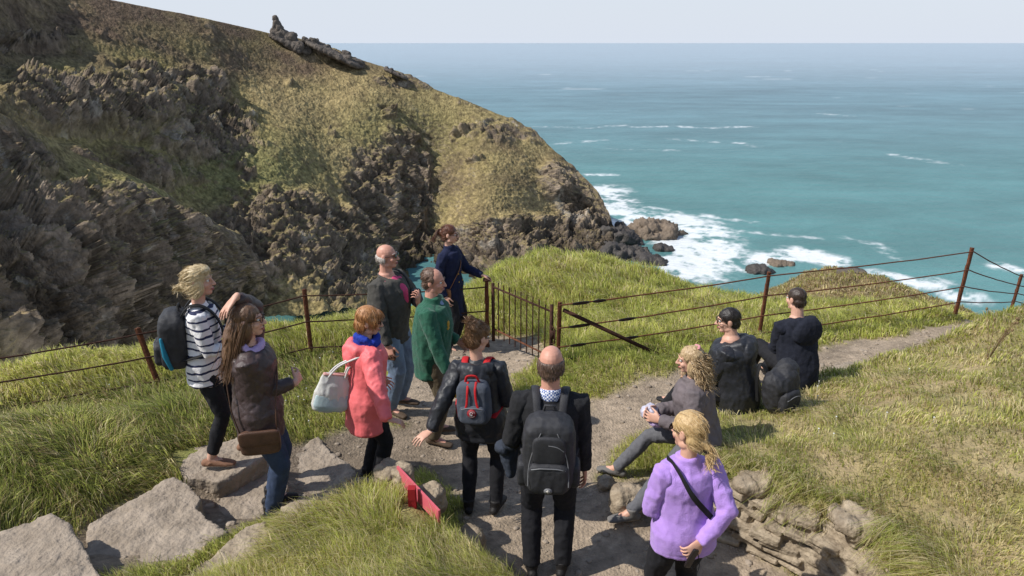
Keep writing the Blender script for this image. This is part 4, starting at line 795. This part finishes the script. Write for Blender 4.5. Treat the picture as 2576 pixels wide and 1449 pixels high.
u2=rng.uniform(size=n); c=np.where((u2<.04+.28*left)[:,None],dark,c); c=np.where(((u2>.94-.12*left-.06*bank-.4*knl))[:,None],brown,c)  # extra dark blades on the left bank put its shade into the grass colour
c=c*rng.uniform(.78,1.22,n)[:,None]
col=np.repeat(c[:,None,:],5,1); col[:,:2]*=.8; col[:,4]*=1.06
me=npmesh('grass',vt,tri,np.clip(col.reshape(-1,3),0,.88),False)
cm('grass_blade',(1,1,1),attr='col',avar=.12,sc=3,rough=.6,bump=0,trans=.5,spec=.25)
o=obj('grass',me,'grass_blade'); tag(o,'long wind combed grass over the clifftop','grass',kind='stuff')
fl=MB(); cm('petal',(.75,.75,.7),rough=.7,bump=0)
for (ux,vy,y0,cnt,spd) in ((760,1010,5.9,26,.5),(2020,985,5.9,6,.5),(2150,1110,4.9,6,.5),(640,880,7.3,14,.5),(1290,900,7.6,12,.4),(1500,690,12,12,1.2),(300,960,6.4,8,.6)):
    c=at(ux,vy,y0)
    for k in range(cnt):
        px,py=c.x+random.gauss(0,spd),c.y+random.gauss(0,spd*.6); pz=z1(px,py)
        if float(pathmask(np.array([px]),np.array([py]))[0])>.2: continue
        h=random.uniform(.06,.12); fl.ell((px,py,pz+h),(.008,.008,.005),nu=6,nv=4); fl.tube([(px,py,pz),(px,py,pz+h)],.001,n=4,cap=0)
o=obj('wildflowers',fl,'petal'); tag(o,'scattered tiny white wildflowers in the grass','flowers',kind='stuff')
cm('stalk',(.22,.15,.08),rough=.9)
c=at(2470,960,6.2); bz=z1(c.x,c.y); st=MB()
for k in range(9):
    a=random.uniform(0,6.28); l=random.uniform(.3,.5); tp=V((math.cos(a)*.16,math.sin(a)*.16,l)); st.tube([V((0,0,-.02)),tp*.5+V((0,0,.05)),tp],[.004,.003,.002],n=5); st.ell(tp,(.012,.012,.018),nu=6,nv=4); st.tube([tp*.6,tp*.6+V((random.uniform(-.06,.06),random.uniform(-.06,.06),.08))],.002,n=4)
o=obj('dry_plant',st,'stalk'); o.location=(c.x,c.y,bz); tag(o,'dead brown stalk plant on the grass bank at the right','plant')

# ------------------------------------------------------------------ headland
def dist_ell(u,v,L):
    r=np.zeros_like(u)
    for cu,cv,ru,rv,w in L: r=np.maximum(r,w*np.clip(1.6-1.1*np.hypot((u-cu)/ru,(v-cv)/rv),0,1))
    return np.clip(r,0,1)
def cliff(name,us,skp,btp,ctl,rows,rocks,sunk,ampR,ampG,scale,heath,back,greens=()):
    q=TPS([(a/500.,b/500.) for a,b,c in ctl],[100./c for a,b,c in ctl],.003)
    sk=np.interp(us,[p[0] for p in skp],[p[1] for p in skp]); bt=np.interp(us,[p[0] for p in btp],[p[1] for p in btp])
    t=np.linspace(0,1,rows)[:,None]; Vv=sk[None]+(bt-sk)[None]*t; Uu=np.repeat(us[None],rows,0)
    D=100./np.clip(q(Uu.ravel()/500,Vv.ravel()/500),.35,6); P=ATn(Uu.ravel(),Vv.ravel(),D).reshape(rows,len(us),3)
    nb=14; B=[]
    for k in range(nb,0,-1):
        f=(k/nb); B.append(P[0]+np.stack([0*us-f*back*.75,0*us+f*back,0*us-(f*f*.5+f*.7)*back],1))
    P=np.concatenate([np.stack(B),P]); U2=np.concatenate([np.repeat(us[None],nb,0),Uu]); V2=np.concatenate([np.repeat(sk[None],nb,0),Vv]); rw=rows+nb
    fl=P.reshape(-1,3); u,v=U2.ravel(),V2.ravel(); dsk=v-np.repeat(sk[None],rw,0).ravel()
    def nrm(P):
        a=np.gradient(P,axis=1); b=np.gradient(P,axis=0); n=np.cross(b,a); n/=np.linalg.norm(n,axis=2,keepdims=True)+1e-9; n*=np.where((n[...,1:2]*-1+n[...,2:3])>0,1,-1); return n
    n0=nrm(P).reshape(-1,3); rk0=dist_ell(u,v,rocks); rk=ss(.12,.85,rk0*.85+.7*fbm(fl,.055/scale,4)+.2*fbm(fl,.25/scale,3,off=9))*np.clip(rk0*2,0,1)
    sc_=ss(.3,.5,fbm(fl*np.array([1,1,1.6]),.11/scale,4,off=260)); rk=np.maximum(rk,sc_*.7)
    tilt=np.stack([fl[:,0]*.9+fl[:,2]*.45,fl[:,1],fl[:,2]*.5-fl[:,0]*.2],1)
    dsp=rk*(ampR*(fbm(tilt,.085/scale,5,True,gain=.6)-.35)+ampR*.45*(fbm(tilt,.32/scale,4,True,off=7)-.3)+ampR*.16*fbm(tilt,1.2/scale,3,True,off=33)+ampR*.5*blocks(tilt,.16/scale,3.)+ampR*.3*blocks(tilt,.42/scale,40.)+ampR*.12*blocks(tilt,1.1/scale,80.))
    dsp=dsp+(1-rk)*(ampG*fbm(fl,.06/scale,3)+ampG*.35*fbm(fl,.4/scale,4,off=3)+ampG*.3*fbm(fl,1.5/scale,3,off=13))
    dsp=dsp*(.22+.78*ss(0,90,dsk))
    fl=fl+n0*dsp[:,None]; P=fl.reshape(rw,len(us),3); n1=nrm(P).reshape(-1,3)
    nz=n1[:,2]; m1=fbm(fl,.12/scale,4,off=70); m2=fbm(fl,.9/scale,3,off=90); m3=fbm(fl,.035/scale,3,off=110)
    steep=ss(.6,.3,nz)
    rock=np.clip(np.maximum(steep*(.5+.5*rk)+m1*.25,ss(.2,.85,rk+.5*m1+.3*m2)*ss(.95,.55,nz)),0,1)[:,None]
    gA=np.array([.31,.24,.118]); gB=np.array([.215,.182,.074]); hz=np.array([.13,.092,.062]); 
    g=gA+(gB-gA)*np.clip(.45+1.1*m3+.3*m1,0,1)[:,None]; hh=np.clip(dist_ell(u,v,heath)*1.1+.9*m1-.1,0,1)[:,None]; g=g*(1-hh)+hz*hh
    gs=np.clip(dist_ell(u,v,greens),0,1)[:,None]*.7; g=g*(1-gs)+np.array([.17,.175,.065])*gs
    sp=ss(.05,.45,fbm(fl,.4/scale,4,off=300))[:,None]*.7; g=g*(1-sp)+np.array([.125,.098,.055])*sp
    g=g*(1+.7*m2[:,None]+.7*fbm(fl,2.6/scale,2,off=200)[:,None])
    rA=np.array([.235,.185,.14]); rB=np.array([.125,.097,.072]); rC=np.array([.42,.38,.32])
    r=rA+(rB-rA)*np.clip(.5+1.3*m1,0,1)[:,None]; r=r*(1+.6*blocks(tilt,.42/scale,40.)[:,None]); li=ss(.24,.46,fbm(fl,.22/scale,4,off=140))[:,None]*.6; r=r*(1-li)+rC*li; r=r*(1+.7*m2[:,None])
    mo=(ss(.0,.4,fbm(fl,.3/scale,4,off=400))*ss(.35,.75,nz)*.75)[:,None]; r=r*(1-mo)+np.array([.19,.155,.068])*(1+.5*m2[:,None])*mo
    col=np.clip(g*(1-rock)+r*rock,.015,.65)
    if sunk: w=ss(SEA+5,SEA+1,fl[:,2])[:,None]; col=col*(1-.6*w)
    o=obj(name,npmesh(name,fl,gridfaces(rw,len(us)),col),name+'_surface'); tag(o,kind='structure'); return o
cm('headland_surface',(1,1,1),attr='col',avar=.35,sc=1.1,rough=.95,bump=.9,bsc=2.2,bdist=.5,spec=.1)
cm('cliff_surface',(1,1,1),attr='col',avar=.35,sc=1.8,rough=.95,bump=.9,bsc=4,bdist=.25,spec=.1)
sky=[(-500,-190),(0,-75),(280,0),(520,47),(680,84),(700,82),(770,102),(790,98),(900,148),(1010,182),(1100,227),(1200,264),(1290,302),(1345,332),(1400,384),(1440,417),(1480,457),(1510,497),(1530,537),(1548,590),(1556,606)]
bot=[(-500,960),(0,930),(400,880),(650,800),(800,790),(1100,760),(1250,720),(1400,668),(1500,652),(1548,628),(1556,622)]
def sy_(u,v): return float(atz(u,v,SEA).y)
ctl=[(-500,-190,95),(0,-75,125),(280,0,150),(520,47,166),(700,82,180),(900,146,183),(1100,225,180),(1290,300,177),(1400,382,172),(1480,455,168),(1530,535,162),(1552,600,sy_(1552,600)),
 (1548,628,sy_(1548,628)),(1500,652,sy_(1500,652)),(1400,668,sy_(1400,668)),(1250,720,sy_(1250,720)*1.0),(1100,740,128),(950,770,106),(800,790,98),(650,800,94),(400,880,75),(0,930,58),(-500,960,48),
 (1085,390,168),(1095,480,161),(1105,580,150),(1000,400,160),(1000,500,151),(920,430,151),(860,430,145),(780,410,139),(860,540,132),(870,650,119),(1000,640,138),(1200,400,158),(1200,520,146),(1220,620,138),(1350,470,158),(1350,570,150),(1450,560,158),
 (720,250,158),(700,380,133),(640,390,130),(640,480,119),(720,520,120),(560,600,106),(700,640,106),(60,110,118),(250,140,128),(450,205,138),(600,270,147),(100,200,104),(250,270,109),(420,320,120),(560,370,127),(300,370,104),(480,450,113),(-300,200,72),(-300,600,56),(100,500,80),(900,280,163),(800,310,156),(1100,310,171)]
rocksA=[(300,255,300,90,1),(520,340,150,80,1),(980,500,130,170,1),(860,620,160,150,.9),(720,600,170,160,.8),(1310,325,140,36,1),(1240,295,90,28,.9),(1490,540,90,120,1),(1300,640,330,90,1),(600,640,200,180,.8),(1420,450,60,60,.9),(1060,205,130,20,.8),(840,130,90,22,1),(60,110,130,25,.8),(200,470,300,120,.8)]
us=np.concatenate([np.linspace(-500,-60,70),np.linspace(-57,1556,720)])
cliff('headland',us,sky,bot,ctl,320,rocksA,True,4.3,1.1,1.,[(300,40,500,90,.9),(700,150,260,60,.7),(-100,80,400,120,.9),(520,120,260,60,.5),(1250,420,260,120,.3)],60,[(600,430,180,80,.9),(1000,330,200,70,.4)])
skB=[(-450,150),(-100,235),(0,285),(200,388),(330,440),(430,490),(530,558),(600,598),(640,645),(655,700),(662,760)]
btB=[(-450,1000),(0,960),(300,930),(500,900),(640,820),(662,790)]
ctB=[(-450,150,40),(-100,235,52),(0,285,56),(200,388,64),(330,440,69),(430,490,74),(530,558,79),(640,645,86),(662,760,84),(-450,1000,26),(0,960,34),(300,930,44),(500,900,56),(640,820,72),(100,600,45),(300,650,54),(450,700,64),(560,720,74),(0,450,50),(200,480,57)]
cliff('cliff',np.concatenate([np.linspace(-450,-60,60),np.linspace(-57,662,380)]),skB,btB,ctB,280,[(150,640,420,200,1),(520,660,180,150,1),(300,800,400,120,1),(0,450,140,120,1)],False,3.6,.8,.6,[(100,350,200,60,.5),(200,800,300,80,.6)],40,[(330,470,160,40,.6)])
cm('rock_dark',(.16,.135,.112),(.075,.062,.052),sc=.8,rough=.95,bump=.9,bsc=3,bdist=.3); cm('rock_wet',(.08,.068,.06),(.035,.031,.027),sc=.8,rough=.6,bump=.9,bsc=2.5,bdist=.3,spec=.4)
cm('rock_brown',(.25,.195,.145),(.12,.093,.07),sc=.8,rough=.9,bump=.9,bsc=2.5,bdist=.3)
def crag(lst,label,m='rock_dark',vox=.28,name='rock_outcrop',Y=None,disp=.8,cat='rock',spire=None,rub=0):
    c0=at(lst[0][0],lst[0][1],Y) if Y else atz(lst[0][0],lst[0][1],SEA); mb=MB()
    for (u,v,ru,rv,an) in lst:
        c=at(u,v,Y) if Y else at(u,v,c0.y); k=c.y/CP/F*1.02
        if rub:
            mb.ell(c-c0-V((0,0,rv*k*.5)),(ru*k*1.05,ru*k*.6,rv*k*.6),M=Matrix.Rotation(R(an),3,'Y'),e=.7)
            for j in range(rub):
                a_=random.uniform(-.9,.9); dz=-math.tan(R(an))*a_*ru
                mb.ell(c-c0+V((a_*ru*k,random.uniform(-.4,.4)*ru*k,(dz+rv*random.uniform(-.7,.4)*(1-abs(a_)*.5))*k)),(rv*k*random.uniform(.5,1.),rv*k*.8,rv*k*random.uniform(.5,1.1)),M=Matrix.Rotation(random.uniform(-.6,.6),3,'Y')@Matrix.Rotation(random.uniform(-.4,.4),3,'X'),e=.3)
        else: mb.ell(c-c0,(ru*k,ru*k*.8,rv*k),M=Matrix.Rotation(R(an),3,'Y'),e=.75)
    if spire:
        k=Y/CP/F; pts=[at(u,v,Y)-c0 for u,v,r in spire]; mb.tube(pts,[(r*k,r*k*.7) for u,v,r in spire],n=5,cap=.3)
    off=random.uniform(0,90); o=obj(name,solid(mb,vox,0,lambda co: disp*(fbm(co,.35,4,True,off=off)-.3)+disp*.4*fbm(co,1.1,3,True,off=off)+disp*.7*blocks(co,.5 if vox>.1 else 4,off)),m); o.location=c0; tag(o,label,cat); return o
crag([(730,104,44,12,26),(716,96,22,14,20)],'pointed rock stack standing on the headland skyline',Y=178,vox=.2,disp=.35,spire=[(706,112,24),(700,84,15),(696,62,9),(691,41,4)],rub=9)
crag([(842,132,64,9,25)],'long low crag on the skyline right of the pointed stack',Y=179,vox=.2,disp=.35,rub=16)
crag([(996,183,28,5,24)],'small crag farther down the headland skyline',Y=178,vox=.2,disp=.25,rub=8)
crag([(1645,590,55,26,5),(1690,600,28,14,10),(1612,585,22,18,-8)],'large brown rock surrounded by surf off the headland',m='rock_brown',disp=1.4)
crag([(1562,570,12,9,0)],'small dark rock in the surf between headland and the large brown rock',m='rock_wet')
crag([(1570,610,34,26,25),(1540,600,22,24,10)],'dark wet rock joined to the foot of the headland',m='rock_wet',disp=1.4)
crag([(1575,645,48,16,10),(1540,640,28,20,0)],'dark boulder shelf just below the headland foot',m='rock_wet',disp=1.4)
crag([(1640,660,34,13,8)],'wet boulder at the surf edge below the large brown rock',m='rock_wet')
crag([(1612,640,20,11,-5)],'rounded grey boulder in the wash below the large brown rock',m='rock_dark')
crag([(1668,628,22,8,5)],'low reef rock under the right side of the large brown rock',m='rock_wet')
crag([(1905,684,24,9,5),(1930,687,14,6,0)],'dark reef rock in the surf left of the brown knoll',m='rock_wet',disp=1.1)
crag([(1965,666,24,6,5)],'brown reef rock in the surf above the knoll',m='rock_brown',disp=1.1)
crag([(2140,690,34,14,5),(2170,702,20,10,0)],'grey boulder showing through the far knoll grass',Y=18.6,vox=.04,disp=.07,name='boulder')
# ------------------------------------------------------------------ sea
vs_=np.concatenate([np.linspace(900,720,30),np.linspace(719,250,330),np.linspace(249,118,90),np.array([114,111,109,107.5,106.5,105.8,105.4])])
a_=np.concatenate([np.linspace(-1.6,-.32,30),np.linspace(-.31,.95,520),np.linspace(.97,1.5,12)])
b=(724.5-vs_)/F; sl=(SP-CP*b)/(CP+SP*b); sl=np.maximum(sl,.0012); yv=(CZ-SEA)/sl
A,YY=np.meshgrid(a_,yv); x=(A*YY/ (CP+SP*np.repeat(b[:,None],len(a_),1))).ravel(); y=YY.ravel(); p=np.stack([x,y,0*x+SEA],1)
def sp_(l): return [tuple(atz(u,v,SEA))[:2] for u,v in l]
lines=[([(1525,475),(1555,520),(1600,545),(1680,550),(1760,570),(1800,605),(1780,650),(1740,690),(1690,700)],8.5,1.),([(1545,560),(1600,560),(1560,600)],8,.95),([(1690,610),(1740,630),(1720,680)],9,1.),([(1850,665),(1940,650),(2010,635),(2090,655)],5.5,1.),([(2200,690),(2280,705),(2350,715),(2420,745)],5,.95),([(2520,670),(2600,690)],4,.8),
 ([(1560,490),(1620,520),(1720,535),(1900,560)],2.6,.6),([(1350,318),(1480,322),(1560,315)],6,.52),([(1600,320),(1700,318),(1790,322),(1890,318)],6,.54),([(1400,362),(1520,352)],5,.54),([(1690,350),(1800,358)],4.5,.52),([(2130,598),(2200,615),(2260,650)],3,.57),([(1480,440),(1540,440)],3.5,.55),([(2250,390),(2400,415)],6,.46),([(1860,360),(1900,368)],5,.52),([(1650,525),(1800,575),(2060,600)],2.2,.53),([(1530,375),(1700,378)],4,.5),([(2060,285),(2140,292)],6,.46),([(1830,640),(1860,680)],3.5,.8),([(2100,680),(2300,720)],3,.65)]
foam=np.zeros(len(x)); near=y<900
for l,w,s0 in lines:
    d=segd(x[near],y[near],sp_(l)); foam[near]=np.maximum(foam[near],s0*np.exp(-(d/w)**2))
sel=near; ps=p[sel]*np.array([.8,.7,1]); nz_=fbm(ps,.16,5,gain=.65); rz=fbm(ps,.26,4,True,gain=.65)
fm_=np.zeros(len(x)); fm_[sel]=ss(.28,.9,foam[sel]*(.82+1.4*nz_+1.0*(rz-.45)))*.92
wc=fbm(p*np.array([.35,1,1]),.035,4,off=77); wc2=fbm(p*np.array([.5,1,1]),.006,3,off=17); fm_=np.maximum(fm_,ss(.46,.6,wc+wc2*.3)*.4*(y<1500)*(y>150))
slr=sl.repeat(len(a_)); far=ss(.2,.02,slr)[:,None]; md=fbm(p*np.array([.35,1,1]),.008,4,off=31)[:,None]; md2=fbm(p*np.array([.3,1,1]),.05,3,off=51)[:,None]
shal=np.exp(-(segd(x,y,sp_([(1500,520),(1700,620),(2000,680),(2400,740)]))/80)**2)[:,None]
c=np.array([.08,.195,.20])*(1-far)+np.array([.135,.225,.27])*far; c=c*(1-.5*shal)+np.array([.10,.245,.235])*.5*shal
c=c*(1+.3*md+.3*md2); hz=ss(.075,.003,slr)[:,None]; c=c*(1-hz*.8)+np.array([.36,.43,.49])*hz*.8  # distance haze painted into the sea colour, paler towards the horizon
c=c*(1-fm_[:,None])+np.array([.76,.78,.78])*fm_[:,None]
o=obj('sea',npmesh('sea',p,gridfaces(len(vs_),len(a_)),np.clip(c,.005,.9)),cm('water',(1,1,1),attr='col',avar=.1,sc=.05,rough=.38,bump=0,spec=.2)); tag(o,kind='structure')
nt=MT['water'].node_tree; N_=nt.nodes; Lk=nt.links; tc=N_['Texture Coordinate']
mp=N_.new('ShaderNodeMapping'); mp.inputs['Scale'].default_value=(.5,1,1); mp.inputs['Rotation'].default_value=(0,0,.35); Lk.new(tc.outputs['Object'],mp.inputs[0])
w1=N_.new('ShaderNodeTexNoise'); w1.inputs['Scale'].default_value=.22; w1.inputs['Detail'].default_value=9; w1.inputs['Roughness'].default_value=.62; Lk.new(mp.outputs[0],w1.inputs['Vector'])
bp=N_.new('ShaderNodeBump'); bp.inputs['Strength'].default_value=.9; bp.inputs['Distance'].default_value=1.3; Lk.new(w1.outputs[0],bp.inputs['Height']); Lk.new(bp.outputs[0],N_['Principled BSDF'].inputs['Normal'])

# ------------------------------------------------------------------ light, world, camera
Ld=V((.85,.2,-.95)).normalized()
sun=bpy.data.lights.new('sun','SUN'); sun.energy=5.; sun.angle=R(.53); sun.color=(1,.96,.89); so=bpy.data.objects.new('sun',sun); COL.objects.link(so); so.rotation_euler=Ld.to_track_quat('-Z','Y').to_euler(); so.location=(-20,-5,30)
w=bpy.data.worlds.new('World'); S.world=w; w.use_nodes=True; nt=w.node_tree; bg=nt.nodes['Background']; st=nt.nodes.new('ShaderNodeTexSky'); st.sky_type='NISHITA'; st.sun_disc=False
st.sun_elevation=math.asin(-Ld.z); st.sun_rotation=math.atan2(-Ld.x,-Ld.y)%(2*math.pi); st.air_density=1.; st.dust_density=.6; st.ozone_density=1.5; st.altitude=40
tc=nt.nodes.new('ShaderNodeTexCoord'); sx=nt.nodes.new('ShaderNodeSeparateXYZ'); nt.links.new(tc.outputs['Generated'],sx.inputs[0])
mr=nt.nodes.new('ShaderNodeMapRange'); mr.inputs[1].default_value=0.; mr.inputs[2].default_value=.7; nt.links.new(sx.outputs[2],mr.inputs[0])
mx=nt.nodes.new('ShaderNodeMix'); mx.data_type='RGBA'; nt.links.new(mr.outputs[0],mx.inputs[0]); mx.inputs[6].default_value=(4.7,5.1,5.75,1); nt.links.new(st.outputs[0],mx.inputs[7])
nt.links.new(mx.outputs[2],bg.inputs[0]); bg.inputs[1].default_value=.15
cam=bpy.data.cameras.new('camera'); cam.lens=24; cam.sensor_width=36; cam.clip_end=90000; cam.clip_start=.05; co=bpy.data.objects.new('camera',cam); COL.objects.link(co); co.location=(0,0,CZ); co.rotation_euler=(R(90)-PT,0,0); S.camera=co
S.view_settings.view_transform='Standard'; S.view_settings.look='None'; S.view_settings.exposure=0
